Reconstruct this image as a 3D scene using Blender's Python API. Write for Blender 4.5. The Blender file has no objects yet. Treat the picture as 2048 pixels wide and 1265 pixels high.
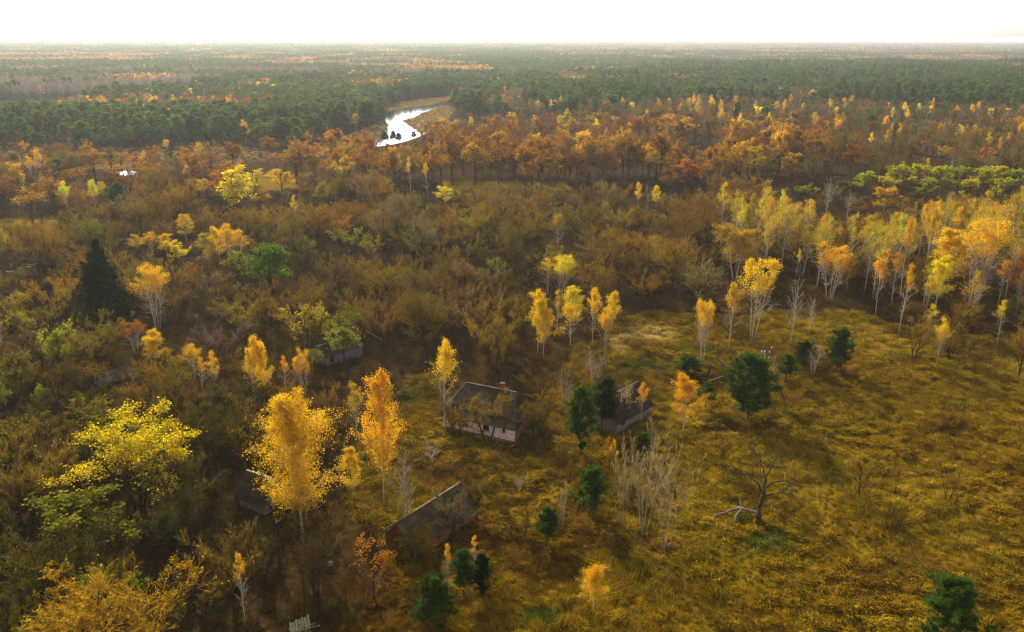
import bpy, math, random
import numpy as np
from mathutils import Vector

# ------------------------------------------------------------------ camera, sky, sun, exposure
scene = bpy.context.scene
C = scene.collection
F_PX, CAM_H = 1593.0, 50.0                 # focal length in photo pixels (2048 wide), camera height in metres
PITCH = math.atan(558.0 / F_PX)
SUN_AZ, SUN_EL = math.radians(-22.0), math.radians(28.0)   # azimuth from +Y towards +X
cam = bpy.data.objects.new('camera', bpy.data.cameras.new('camera'))
C.objects.link(cam)
scene.camera = cam
cam.location = (0, 0, CAM_H)
cam.rotation_euler = (math.pi / 2 - PITCH, math.radians(-0.2), 0)
cam.data.sensor_width = 36.0
cam.data.lens = 36.0 * F_PX / 2048.0
cam.data.clip_start, cam.data.clip_end = 0.5, 60000.0

world = bpy.data.worlds.new('World')
scene.world = world
world.use_nodes = True
wn = world.node_tree
sky = wn.nodes.new('ShaderNodeTexSky')
sky.sky_type = 'NISHITA'
sky.sun_disc = False
sky.sun_elevation = SUN_EL
sky.sun_rotation = SUN_AZ
sky.air_density, sky.dust_density, sky.ozone_density = 1.0, 1.6, 1.0
wn.nodes['Background'].inputs['Strength'].default_value = 0.122
veil = wn.nodes.new('ShaderNodeHueSaturation')        # thin high cloud: the blue is washed out of the whole sky
veil.inputs['Saturation'].default_value = 0.22
wn.links.new(sky.outputs[0], veil.inputs['Color'])
wn.links.new(veil.outputs[0], wn.nodes['Background'].inputs['Color'])

sl = bpy.data.lights.new('sun', 'SUN')
sl.energy, sl.angle, sl.color = 5.0, math.radians(0.6), (1.0, 0.91, 0.75)
sun = bpy.data.objects.new('sun', sl)
C.objects.link(sun)
to_sun = Vector((math.sin(SUN_AZ) * math.cos(SUN_EL), math.cos(SUN_AZ) * math.cos(SUN_EL), math.sin(SUN_EL)))
sun.rotation_euler = to_sun.to_track_quat('Z', 'Y').to_euler()
sun.location = to_sun * 300

scene.view_settings.view_transform = 'Standard'
scene.view_settings.look = 'None'
scene.view_settings.gamma = 1.0
scene.view_settings.exposure = 0.95
scene.render.engine = 'CYCLES'
scene.cycles.use_denoising = True
scene.cycles.denoiser = 'OPENIMAGEDENOISE'
scene.cycles.denoising_input_passes = 'RGB_ALBEDO_NORMAL'
scene.cycles.denoising_prefilter = 'NONE'
scene.cycles.use_adaptive_sampling = False
scene.cycles.pixel_filter_type = 'BLACKMAN_HARRIS'
scene.cycles.filter_width = 1.3
scene.cycles.max_bounces = 6
scene.cycles.diffuse_bounces = 3
scene.cycles.transmission_bounces = 4
scene.cycles.volume_bounces = 0

HAZE_DENSITY = 0.00009
rng = np.random.default_rng(7)
PRNG = random.Random(5)

# ------------------------------------------------------------------ pixel <-> world helpers (used once, at build time)
def ray(px, py):
    x, y = (px - 1024.0) / F_PX, (632.5 - py) / F_PX
    return np.array([x, math.cos(PITCH) + y * math.sin(PITCH), -math.sin(PITCH) + y * math.cos(PITCH)])

def at(px, py, z=0.0):
    d = ray(px, py)
    return np.array([0, 0, CAM_H]) + d * ((CAM_H - z) / -d[2])

def proj(x, y, z=0.0):
    x, y, z = np.asarray(x, float), np.asarray(y, float), np.asarray(z, float) - CAM_H
    fw = y * math.cos(PITCH) - z * math.sin(PITCH)
    up = y * math.sin(PITCH) + z * math.cos(PITCH)
    return 1024 + F_PX * x / fw, 632.5 - F_PX * up / fw, fw

def tall(px, base, top):
    g = at(px, base)
    lo, hi = 0.0, 60.0
    for _ in range(40):
        m = (lo + hi) / 2
        if proj(g[0], g[1], m)[1] > top: lo = m
        else: hi = m
    return lo

def inpoly(px, py, poly):
    px, py = np.asarray(px), np.asarray(py)
    r = np.zeros(px.shape, bool)
    n = len(poly)
    for i in range(n):
        x0, y0 = poly[i]; x1, y1 = poly[(i + 1) % n]
        if y0 == y1: continue
        c = ((y0 > py) != (y1 > py)) & (px < (x1 - x0) * (py - y0) / (y1 - y0) + x0)
        r ^= c
    return r

def vnoise(x, y, seed=0):
    x, y = np.asarray(x, float), np.asarray(y, float)
    xi, yi = np.floor(x).astype(np.int64), np.floor(y).astype(np.int64)
    fx, fy = x - xi, y - yi
    fx, fy = fx * fx * (3 - 2 * fx), fy * fy * (3 - 2 * fy)
    def h(a, b):
        n = (a * 374761393 + b * 668265263 + seed * 974711) & 0xffffffff
        n = ((n ^ (n >> 13)) * 1274126177) & 0xffffffff
        return ((n ^ (n >> 16)) & 0xffff) / 65535.0
    return (h(xi, yi) * (1 - fx) + h(xi + 1, yi) * fx) * (1 - fy) + (h(xi, yi + 1) * (1 - fx) + h(xi + 1, yi + 1) * fx) * fy

# ------------------------------------------------------------------ materials
MATS = {}
def material(name):
    m = bpy.data.materials.new(name)
    m.use_nodes = True
    m.node_tree.nodes.clear()
    MATS[name] = m
    return m, m.node_tree.nodes, m.node_tree.links

def ramp(nodes, stops):
    r = nodes.new('ShaderNodeValToRGB')
    e = r.color_ramp.elements
    while len(e) < len(stops): e.new(0.5)
    for k, (p, c) in enumerate(stops):
        e[k].position = p
        e[k].color = (c[0], c[1], c[2], 1)
    return r

def mixc(nodes, links, a, b, fac, blend='MIX'):
    m = nodes.new('ShaderNodeMix')
    m.data_type = 'RGBA'; m.blend_type = blend
    for s, v in ((m.inputs[0], fac), (m.inputs[6], a), (m.inputs[7], b)):
        if hasattr(v, 'is_output'): links.new(v, s)
        elif isinstance(v, (int, float)): s.default_value = v
        else: s.default_value = (*v, 1)
    return m.outputs[2]

def math_node(nodes, links, op, a, b=None, clamp=False):
    m = nodes.new('ShaderNodeMath'); m.operation = op; m.use_clamp = clamp
    for s, v in ((m.inputs[0], a), (m.inputs[1], b)):
        if v is None: continue
        if hasattr(v, 'is_output'): links.new(v, s)
        else: s.default_value = v
    return m.outputs[0]

def noise(nodes, links, scale, detail=4, vec=None, rough=0.6):
    n = nodes.new('ShaderNodeTexNoise')
    n.inputs['Scale'].default_value = scale
    n.inputs['Detail'].default_value = detail
    n.inputs['Roughness'].default_value = rough
    if vec is not None: links.new(vec, n.inputs['Vector'])
    return n

def foliage_material(name, instanced, trans, lo, hi, warm):
    """Tint comes from the tree itself (object colour, or the instance's own tint), varied leaf by leaf."""
    m, N, L = material(name)
    if instanced:
        t = N.new('ShaderNodeAttribute'); t.attribute_type = 'INSTANCER'; t.attribute_name = 'tint'
        tint = t.outputs['Color']
    else:
        t = N.new('ShaderNodeObjectInfo'); tint = t.outputs['Color']
    v = N.new('ShaderNodeAttribute'); v.attribute_name = 'var'
    k = N.new('ShaderNodeMapRange'); L.new(v.outputs['Fac'], k.inputs[0])
    k.inputs[3].default_value, k.inputs[4].default_value = lo, hi
    comb = N.new('ShaderNodeCombineColor')
    for i in range(3): L.new(k.outputs[0], comb.inputs[i])
    c1 = mixc(N, L, tint, comb.outputs[0], 1.0, 'MULTIPLY')
    w = N.new('ShaderNodeMath'); w.operation = 'MULTIPLY'; L.new(v.outputs['Fac'], w.inputs[0]); w.inputs[1].default_value = 7.31
    fr = N.new('ShaderNodeMath'); fr.operation = 'FRACT'; L.new(w.outputs[0], fr.inputs[0])
    c2 = mixc(N, L, c1, warm, fr.outputs[0], 'MULTIPLY')
    d = N.new('ShaderNodeBsdfDiffuse'); L.new(c2, d.inputs[0])
    tr = N.new('ShaderNodeBsdfTranslucent'); L.new(c2, tr.inputs[0])
    mx = N.new('ShaderNodeMixShader'); mx.inputs[0].default_value = trans
    L.new(d.outputs[0], mx.inputs[1]); L.new(tr.outputs[0], mx.inputs[2])
    o = N.new('ShaderNodeOutputMaterial'); L.new(mx.outputs[0], o.inputs[0])
    return m

LEAF = foliage_material('autumn_leaf', False, 0.55, 0.5, 1.3, (1.03, 0.88, 0.8))
LEAF_I = foliage_material('autumn_leaf_massed', True, 0.55, 0.5, 1.3, (1.03, 0.88, 0.8))
NEEDLE = foliage_material('needle', False, 0.42, 0.5, 1.6, (1.1, 1.0, 0.7))
NEEDLE_I = foliage_material('needle_massed', True, 0.45, 0.5, 1.6, (1.1, 1.0, 0.7))
TWIG = foliage_material("bare_twig", False, 0.3, 0.55, 1.45, (1.0, 0.9, 0.75))
TWIG_I = foliage_material("bare_twig_massed", True, 0.3, 0.55, 1.45, (1.0, 0.9, 0.75))

def bark(name, a, b, scale, stretch, c=None, cut=(0.5, 0.6)):
    m, N, L = material(name)
    tc = N.new('ShaderNodeTexCoord')
    mp = N.new('ShaderNodeMapping'); mp.inputs['Scale'].default_value = (1, 1, stretch)
    L.new(tc.outputs['Object'], mp.inputs[0])
    n = noise(N, L, scale, 5, mp.outputs[0])
    r = ramp(N, [(cut[0], a), (cut[1], b)])
    L.new(n.outputs[0], r.inputs[0])
    out = r.outputs[0]
    if c is not None:                       # rough dark bark at the foot of a birch
        s = N.new('ShaderNodeSeparateXYZ'); L.new(tc.outputs['Object'], s.inputs[0])
        mr = N.new('ShaderNodeMapRange'); L.new(s.outputs[2], mr.inputs[0])
        mr.inputs[1].default_value, mr.inputs[2].default_value = 0.3, 2.0
        out = mixc(N, L, c, out, mr.outputs[0])
    d = N.new('ShaderNodeBsdfDiffuse'); L.new(out, d.inputs[0])
    o = N.new('ShaderNodeOutputMaterial'); L.new(d.outputs[0], o.inputs[0])
    return m

BIRCH_BARK = bark('birch_bark', (0.46, 0.39, 0.29), (0.12, 0.09, 0.06), 3.0, 2.5, (0.16, 0.12, 0.08), (0.56, 0.66))
DARK_BARK = bark('dark_bark', (0.05, 0.034, 0.02), (0.12, 0.085, 0.05), 4.0, 0.4)
GREY_BARK = bark('grey_bark', (0.34, 0.27, 0.15), (0.17, 0.13, 0.07), 4.0, 0.4)
PINE_BARK = bark('pine_bark', (0.08, 0.05, 0.03), (0.22, 0.11, 0.05), 2.0, 0.5)

def simple(name, stops, scale=2.0, rough=0.9, detail=5, bump=0.0, stretch=(1, 1, 1), spec=0.2):
    m, N, L = material(name)
    tc = N.new('ShaderNodeTexCoord')
    mp = N.new('ShaderNodeMapping'); mp.inputs['Scale'].default_value = stretch
    L.new(tc.outputs['Object'], mp.inputs[0])
    n = noise(N, L, scale, detail, mp.outputs[0])
    r = ramp(N, stops); L.new(n.outputs[0], r.inputs[0])
    b = N.new('ShaderNodeBsdfPrincipled')
    b.inputs['Roughness'].default_value = rough
    b.inputs['Specular IOR Level'].default_value = spec
    L.new(r.outputs[0], b.inputs['Base Color'])
    if bump:
        bp = N.new('ShaderNodeBump'); bp.inputs['Strength'].default_value = bump; bp.inputs['Distance'].default_value = 0.05
        L.new(n.outputs[0], bp.inputs['Height']); L.new(bp.outputs[0], b.inputs['Normal'])
    o = N.new('ShaderNodeOutputMaterial'); L.new(b.outputs[0], o.inputs[0])
    return m

PLASTER = simple('old_white_plaster', [(0.36, (0.38, 0.14, 0.08)), (0.44, (0.72, 0.48, 0.37)), (0.7, (0.84, 0.64, 0.52))], 2.2, bump=0.3)
RED_BRICK = simple('red_brickwork', [(0.3, (0.16, 0.045, 0.02)), (0.7, (0.34, 0.11, 0.045))], 6.0, bump=0.4)
GREY_WALL = simple('weathered_grey_wall', [(0.35, (0.12, 0.09, 0.08)), (0.65, (0.26, 0.21, 0.19))], 3.0, bump=0.3)
SLATE = simple('old_cement_roofing', [(0.30, (0.035, 0.024, 0.010)), (0.46, (0.065, 0.045, 0.020)), (0.58, (0.09, 0.066, 0.042)), (0.70, (0.16, 0.12, 0.065))], 0.9, bump=0.2)
SLATE_DARK = simple('dark_cement_roofing', [(0.32, (0.026, 0.018, 0.013)), (0.7, (0.075, 0.052, 0.036))], 0.9, bump=0.2)
RUST_ROOF = simple('brown_mossy_roofing', [(0.32, (0.05, 0.034, 0.016)), (0.5, (0.095, 0.064, 0.030)), (0.68, (0.17, 0.115, 0.055))], 0.9, bump=0.2)
OLD_WOOD = simple('old_grey_timber', [(0.35, (0.09, 0.065, 0.04)), (0.65, (0.20, 0.15, 0.10))], 5.0, stretch=(1, 1, 0.2))
DARK_WOOD = simple('charred_dark_timber', [(0.35, (0.025, 0.018, 0.012)), (0.65, (0.06, 0.045, 0.03))], 5.0)
PALE_WOOD = simple('bleached_timber', [(0.35, (0.25, 0.19, 0.11)), (0.65, (0.45, 0.35, 0.22))], 5.0)
GREENISH_BOARD = simple('pale_greenish_board', [(0.35, (0.16, 0.15, 0.09)), (0.65, (0.27, 0.26, 0.17))], 6.0)
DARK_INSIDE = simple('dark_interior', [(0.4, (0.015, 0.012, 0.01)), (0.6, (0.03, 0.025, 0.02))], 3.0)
RED_PAINT = simple('faded_red_paint', [(0.35, (0.17, 0.02, 0.012)), (0.65, (0.26, 0.05, 0.03))], 4.0)
PORCELAIN = simple('white_porcelain', [(0.4, (0.75, 0.75, 0.7)), (0.6, (0.85, 0.84, 0.8))], 3.0, rough=0.3, spec=0.5)
CONCRETE = simple('pole_concrete', [(0.4, (0.25, 0.22, 0.18)), (0.6, (0.36, 0.32, 0.27))], 5.0)
FAR_WHITE = simple('white_panel_facade', [(0.4, (0.72, 0.72, 0.72)), (0.6, (0.82, 0.82, 0.82))], 0.2)
STONE = simple('pale_stone', [(0.4, (0.16, 0.15, 0.13)), (0.6, (0.24, 0.22, 0.19))], 3.0)

# ------------------------------------------------------------------ mesh buffer
class Buf:
    def __init__(s):
        s.V, s.F, s.n = [], [], 0
    def add(s, V, faces, mat=0, var=None):
        """V: n x 3; faces: m x k index array (k = 3 or 4)."""
        V = np.asarray(V, np.float32).reshape(-1, 3)
        faces = np.asarray(faces, np.int32)
        if var is None: var = np.full(len(V), 0.5, np.float32)
        s.V.append((V, np.asarray(var, np.float32)))
        s.F.append((faces + s.n, mat))
        s.n += len(V)
    def mesh(s, name, mats):
        me = bpy.data.meshes.new(name)
        V = np.concatenate([v for v, _ in s.V]); var = np.concatenate([a for _, a in s.V])
        tot = np.concatenate([np.full(len(f), f.shape[1], np.int32) for f, _ in s.F])
        idx = np.concatenate([f.ravel() for f, _ in s.F])
        mi = np.concatenate([np.full(len(f), m, np.int32) for f, m in s.F])
        me.vertices.add(len(V)); me.vertices.foreach_set('co', V.ravel())
        me.loops.add(len(idx)); me.loops.foreach_set('vertex_index', idx)
        me.polygons.add(len(tot))
        st = np.zeros(len(tot), np.int32); st[1:] = np.cumsum(tot)[:-1]
        me.polygons.foreach_set('loop_start', st)
        me.polygons.foreach_set('loop_total', tot)
        for m in mats: me.materials.append(m)
        me.polygons.foreach_set('material_index', mi)
        a = me.attributes.new('var', 'FLOAT', 'POINT'); a.data.foreach_set('value', var)
        me.update(calc_edges=True)
        return me

def unit(v):
    return v / np.maximum(np.linalg.norm(v, axis=-1, keepdims=True), 1e-9)

def perp(d, g):
    """a random unit vector perpendicular to each direction"""
    r = g.normal(size=d.shape)
    r -= (r * d).sum(-1, keepdims=True) * d
    return unit(r)

def bez(B, t):
    P0, P1, P2 = B['p0'], B['p1'], B['p2']
    t = t[..., None]
    if t.ndim == 3: P0, P1, P2 = P0[:, None], P1[:, None], P2[:, None]
    return (1 - t) ** 2 * P0 + 2 * t * (1 - t) * P1 + t * t * P2

def bez_d(B, t):
    t = t[..., None]
    P0, P1, P2 = B['p0'], B['p1'], B['p2']
    if t.ndim == 3: P0, P1, P2 = P0[:, None], P1[:, None], P2[:, None]
    return unit(2 * (1 - t) * (P1 - P0) + 2 * t * (P2 - P1))

def tubes(buf, B, seg, sides, mat, g, taper=0.25):
    n = len(B['p0'])
    if n == 0: return
    t = np.tile(np.linspace(0, 1, seg + 1), (n, 1))
    P = bez(B, t); D = bez_d(B, t)
    ref = np.where(np.abs(D[:, :1, 2:3]) > 0.9, np.array([1.0, 0, 0]), np.array([0, 0, 1.0]))
    u = unit(np.cross(D, np.broadcast_to(ref, D.shape))); w = np.cross(D, u)
    r = B['r'][:, None] * (1 - (1 - taper) * t)
    a = np.arange(sides) * 2 * math.pi / sides
    ring = P[:, :, None] + r[:, :, None, None] * (np.cos(a)[None, None, :, None] * u[:, :, None] + np.sin(a)[None, None, :, None] * w[:, :, None])
    V = ring.reshape(-1, 3)
    base = (np.arange(n) * (seg + 1) * sides)[:, None, None]
    k = (np.arange(seg) * sides)[None, :, None]
    j = np.arange(sides)[None, None, :]; j2 = (j + 1) % sides
    F = np.stack([base + k + j, base + k + j2, base + k + sides + j2, base + k + sides + j], -1).reshape(-1, 4)
    buf.add(V, F, mat, np.repeat(g.random(n), (seg + 1) * sides))

def slivers(buf, B, width, mat, g):
    """each thin twig: a narrow three-point blade along its curve"""
    n = len(B['p0'])
    if n == 0: return
    half = np.full((n,), 0.5)
    mid = bez(B, half)
    d = unit(B['p2'] - B['p0'])
    s = perp(d, g) * (width * g.uniform(0.6, 1.4, (n, 1)))
    V = np.stack([B['p0'] - s, B['p0'] + s, mid + s * 0.8, mid - s * 0.8, B['p2']], 1).reshape(-1, 3)
    b = np.arange(n)[:, None] * 5
    buf.add(V, b + np.array([[0, 1, 2, 3]]), mat, np.repeat(g.random(n), 5))
    buf.F.append((b + np.array([[3, 2, 4]]) + buf.n - n * 5, mat))

def leaves(buf, Cn, size, mat, g, flat=0.0, var=None):
    n = len(Cn)
    if n == 0: return
    nr = unit(g.normal(size=(n, 3)) + np.array([0, 0, flat]))
    u = perp(nr, g); w = np.cross(nr, u)
    s = size * g.uniform(0.65, 1.35, (n, 1))
    V = np.stack([Cn - u * s * 0.5, Cn + w * s * 0.36 + nr * s * 0.1, Cn + u * s * 0.5, Cn - w * s * 0.36 + nr * s * 0.1], 1).reshape(-1, 3)
    F = np.arange(n)[:, None] * 4 + np.array([[0, 1, 2, 3]])
    if var is None: var = g.random(n)
    buf.add(V, F, mat, np.repeat(var, 4))

def kids(par, per, t0, t1, ang, length, g, up=0.0, droop=0.0, r_scale=0.5, ang_j=0.25, len_fn=None):
    """children branches of every parent branch"""
    n = len(par['p0'])
    idx = np.repeat(np.arange(n), per)
    P = {k: v[idx] for k, v in par.items()}
    t = g.uniform(t0, t1, n * per)
    o = bez(P, t); d = bez_d(P, t)
    a = ang + g.normal(size=(n * per, 1)) * ang_j
    nd = unit(np.cos(a) * d + np.sin(a) * perp(d, g) + np.array([0, 0, up]))
    L = length * g.uniform(0.6, 1.25, n * per) * (P['len'] if length_rel else 1.0)
    if len_fn is not None: L = L * len_fn(t)
    L = L[:, None]
    bend = perp(nd, g) * L * 0.12
    end = o + nd * L + np.array([0, 0, -droop]) * L
    return dict(p0=o, p1=o + nd * L * 0.5 + bend, p2=end, r=np.minimum(P['r'] * (1 - 0.75 * t) * r_scale, P['r'] * 0.8), len=L[:, 0], t=t, par=idx)
length_rel = True

def stems(n, H, spread, g, r, lean=0.04):
    az = g.uniform(0, 2 * math.pi, n) if n > 1 else np.zeros(1)
    if n > 1: az = (np.arange(n) / n * 2 * math.pi + g.uniform(-0.5, 0.5, n))
    out = np.stack([np.cos(az), np.sin(az), np.zeros(n)], 1)
    Hs = H * (g.uniform(0.82, 1.0, n) if n > 1 else np.ones(1))
    s = (spread * g.uniform(0.5, 1.1, n) if n > 1 else g.uniform(-lean, lean, n))[:, None]
    p0 = out * (0.12 * min(n - 1, 3))
    p2 = p0 + out * s * Hs[:, None] + np.stack([np.zeros(n), np.zeros(n), Hs], 1)
    p1 = p0 + out * s * Hs[:, None] * 0.35 + np.stack([np.zeros(n), np.zeros(n), Hs * 0.5], 1) + g.normal(size=(n, 3)) * H * 0.02
    p0[:, 2] = -0.15
    return dict(p0=p0, p1=p1, p2=p2, r=r * g.uniform(0.75, 1.1, n), len=Hs)

def pick(B, m):
    return {k: (v[m] if isinstance(v, np.ndarray) and len(v) == len(m) else v) for k, v in B.items()}

# ------------------------------------------------------------------ tree species (each returns trunk Buf, crown Buf, height, width)
def size_of(*bufs):
    V = np.concatenate([v for b in bufs for v, _ in b.V])
    h = np.percentile(V[:, 2], 99.7)
    up = V[V[:, 2] > h * 0.15]
    r = np.percentile(np.hypot(up[:, 0], up[:, 1]), 96)
    return float(h), float(2 * r)

def birch(seed, H=13.0, lo=0.45, n_leaf=2600, n_st=1, R=1.0, size=0.12, weep=0.18, n_br=40, jt=0.19):
    g = np.random.default_rng(seed)
    T, K = Buf(), Buf()
    S = stems(n_st, H * 0.97, 0.16, g, (H * 0.0075 + 0.015) / (1 + 0.18 * (n_st - 1)), 0.05)
    tubes(T, S, 9, 6, 0, g, 0.08)
    per = n_br // (1 + (n_st > 1))
    prof = lambda t: np.clip(1.18 - t, 0.1, 0.85) * np.clip(t * 2.2, 0.5, 1) * 1.25
    A = kids(S, per, 0.22, 0.97, 0.72, 0.30 * R, g, up=0.25, droop=0.03, r_scale=0.42, len_fn=prof)
    tubes(T, A, 3, 3, 0, g, 0.2)
    D = kids(A, 7, 0.2, 1.0, 0.6, 0.42, g, up=0.1, droop=weep, r_scale=0.5)
    slivers(T, D, 0.017, 0, g)
    E = kids(D, 3, 0.3, 1.0, 0.5, 0.5, g, up=-0.1, droop=weep * 1.5, r_scale=0.5)
    slivers(K, E, 0.009, 1, g)
    P = []
    for B, w in ((A, 0.22), (D, 0.4), (E, 0.38)):
        m = int(n_leaf * w * 2.2)
        i = g.integers(0, len(B['p0']), m)
        b = {k: B[k][i] for k in ('p0', 'p1', 'p2')}
        P.append(bez(b, g.uniform(0.25, 1.05, m)) + g.normal(size=(m, 3)) * jt - np.array([0, 0, 0.12]))
    P = np.concatenate(P)
    zf = P[:, 2] / H
    keep = g.random(len(P)) < np.clip((zf - lo) / 0.22, 0, 1) ** 1.2
    blob = vnoise(P[:, 0] * 0.9 + P[:, 2] * 0.7 + seed, P[:, 1] * 0.9 + P[:, 2] * 0.9, seed)
    keep &= blob > 0.08
    P = P[keep][:n_leaf] if keep.sum() <= n_leaf else P[keep][g.permutation(int(keep.sum()))[:n_leaf]]
    if len(P): leaves(K, P, size, 0, g)
    return T, K

def broad(seed, H=12.0, R=1.0, base=0.35, n_leaf=3000, n_st=1, size=0.34, lo=0.3, clump=0.3, st_spread=0.25, r0=0.018, ang=0.85, flat=0.3, up=0.3):
    """oak, locust, linden: a rounded crown of leaf sprays on forking limbs"""
    g = np.random.default_rng(seed)
    T, K = Buf(), Buf()
    S = stems(n_st, H * 0.88, st_spread, g, H * r0, 0.05)
    tubes(T, S, 7, 6, 0, g, 0.15)
    prof = lambda t: np.clip(1.25 - t * 0.75, 0.25, 1)
    A = kids(S, 15 if n_st == 1 else 8, base, 0.97, ang, 0.40 * R, g, up=up, r_scale=0.6, len_fn=prof)
    tubes(T, A, 4, 3, 0, g, 0.25)
    D = kids(A, 7, 0.25, 1.0, 0.75, 0.45, g, up=0.25, r_scale=0.6)
    tubes(T, D, 2, 3, 0, g, 0.3)
    E = kids(D, 5, 0.25, 1.0, 0.7, 0.5, g, up=0.15, r_scale=0.5)
    slivers(K, E, 0.016, 1, g)
    P = []
    for B, w in ((D, 0.35), (E, 0.65)):
        m = int(n_leaf * w * 2.4)
        i = g.integers(0, len(B['p0']), m)
        b = {k: B[k][i] for k in ('p0', 'p1', 'p2')}
        P.append(bez(b, g.uniform(0.3, 1.05, m)) + g.normal(size=(m, 3)) * 0.22)
    P = np.concatenate(P)
    zf = P[:, 2] / H
    keep = g.random(len(P)) < np.clip((zf - lo) / 0.25, 0.0, 1)
    keep &= vnoise(P[:, 0] * 0.7 + P[:, 2] * 0.5, P[:, 1] * 0.7 - P[:, 2] * 0.6, seed) > clump
    P = P[keep]
    P = P[g.permutation(len(P))[:n_leaf]]
    if len(P): leaves(K, P, size, 0, g, flat)
    return T, K

def bare(seed, H=9.0, n_st=1, spread=0.3, R=1.0, base=0.2, fine=4, n1=13, leaf=0, up=0.35, ang=0.6, tw=0.03, r0=0.013, size=0.22, br=1.0):
    g = np.random.default_rng(seed)
    T, K = Buf(), Buf()
    S = stems(n_st, H * 0.86, spread, g, H * r0 / (1 + 0.12 * (n_st - 1)) + 0.02, 0.08)
    tubes(T, S, 6, 5 if n_st < 4 else 4, 0, g, 0.15)
    prof = lambda t: np.clip(1.2 - t * 0.7, 0.3, 1)
    A = kids(S, n1 if n_st == 1 else max(5, int(n1 * 1.7 / n_st)), base, 0.97, ang, 0.42 * R, g, up=up, r_scale=0.6, len_fn=prof)
    tubes(T, A, 3, 3, 0, g, 0.25)
    D = kids(A, 7, 0.2, 1.0, 0.6 * br, 0.5, g, up=0.25 / br, r_scale=0.55)
    slivers(T, D, tw * 1.4, 0, g)
    E = kids(D, 5, 0.15, 1.0, 0.6 * br, 0.6, g, up=0.2 / br, r_scale=0.5)
    slivers(K, E, tw, 0, g)
    Fn = kids(E, fine, 0.1, 1.0, 0.55 * br, 0.7, g, up=0.15 / br, r_scale=0.5)
    slivers(K, Fn, tw * 0.75, 0, g)
    if leaf:
        i = g.integers(0, len(Fn['p0']), leaf)
        b = {k: Fn[k][i] for k in ('p0', 'p1', 'p2')}
        leaves(K, bez(b, g.uniform(0.3, 1.0, leaf)) + g.normal(size=(leaf, 3)) * 0.08, size, 1, g)
    return T, K

def needle_stars(buf, P, D, length, g, blades=5, mat=0, width=0.03, var=None):
    n = len(P)
    idx = np.repeat(np.arange(n), blades)
    d = unit(D[idx] * 0.8 + g.normal(size=(n * blades, 3)) * 0.75)
    L = length * g.uniform(0.7, 1.3, (n * blades, 1))
    s = perp(d, g) * width
    o = P[idx]
    V = np.stack([o - s, o + s, o + d * L], 1).reshape(-1, 3)
    if var is None: var = g.random(n)
    buf.add(V, np.arange(n * blades)[:, None] * 3 + np.array([[0, 1, 2]]), mat, np.repeat(np.clip(var[idx] + g.normal(size=n * blades) * 0.12, 0, 1), 3))

def young_pine(seed, H=8.0, R=1.0, stars=1500, base=0.06, lump=1.0, width=0.045):
    """bushy open-grown pine: upswept whorls, each twig end a brush of needles"""
    g = np.random.default_rng(seed)
    T, K = Buf(), Buf()
    S = stems(1, H * 0.97, 0, g, H * 0.012 + 0.03, 0.03)
    tubes(T, S, 7, 6, 0, g, 0.1)
    prof = lambda t: np.clip(1.06 - t, 0.05, 1) ** 0.6 * np.clip(0.45 + t * 2.2, 0, 1)
    A = kids(S, 52, base, 0.98, 1.15, 0.36 * R, g, up=0.3, r_scale=0.35, len_fn=prof, ang_j=0.15)
    tubes(T, A, 3, 3, 0, g, 0.3)
    D = kids(A, 9, 0.25, 1.0, 0.75, 0.40, g, up=0.35, r_scale=0.5)
    slivers(T, D, 0.02, 0, g)
    for B, w in ((A, 0.2), (D, 0.8)):
        m = int(stars * w)
        i = g.integers(0, len(B['p0']), m)
        b = {k: B[k][i] for k in ('p0', 'p1', 'p2')}
        t = g.uniform(0.35, 1.05, m)
        q = bez(b, t); k_ = vnoise(q[:, 0] * 1.3 + seed, q[:, 1] * 1.3 + q[:, 2] * 1.7, seed) > 0.36
        b = {k: b[k][k_] for k in b}; t = t[k_]; m = int(k_.sum())
        needle_stars(K, bez(b, t) + g.normal(size=(m, 3)) * 0.06, unit(bez_d(b, np.clip(t, 0, 1)) + np.array([0, 0, 0.5])), 0.42, g, 7, 0, width)
    return T, K

def spruce(seed, H=15.0, R=1.0, stars=3200):
    g = np.random.default_rng(seed)
    T, K = Buf(), Buf()
    S = stems(1, H * 0.98, 0, g, H * 0.013, 0.01)
    tubes(T, S, 8, 6, 0, g, 0.08)
    prof = lambda t: np.clip(1.01 - t, 0.015, 1) ** 0.95
    A = kids(S, 150, 0.04, 0.99, 1.45, 0.34 * R, g, up=0.08, droop=0.10, r_scale=0.25, len_fn=prof, ang_j=0.12)
    A['p2'][:, 2] += A['len'] * 0.05
    tubes(T, A, 3, 3, 0, g, 0.3)
    D = kids(A, 10, 0.15, 1.0, 0.9, 0.34, g, up=0.0, droop=0.25, r_scale=0.5)
    slivers(T, D, 0.02, 0, g)
    for B, w in ((A, 0.25), (D, 0.75)):
        m = int(stars * w)
        i = g.integers(0, len(B['p0']), m)
        b = {k: B[k][i] for k in ('p0', 'p1', 'p2')}
        t = g.uniform(0.1, 1.03, m)
        needle_stars(K, bez(b, t) + g.normal(size=(m, 3)) * 0.05, unit(bez_d(b, np.clip(t, 0, 1)) + np.array([0, 0, -0.25])), 0.45, g, 6, 0, 0.06)
    return T, K

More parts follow.
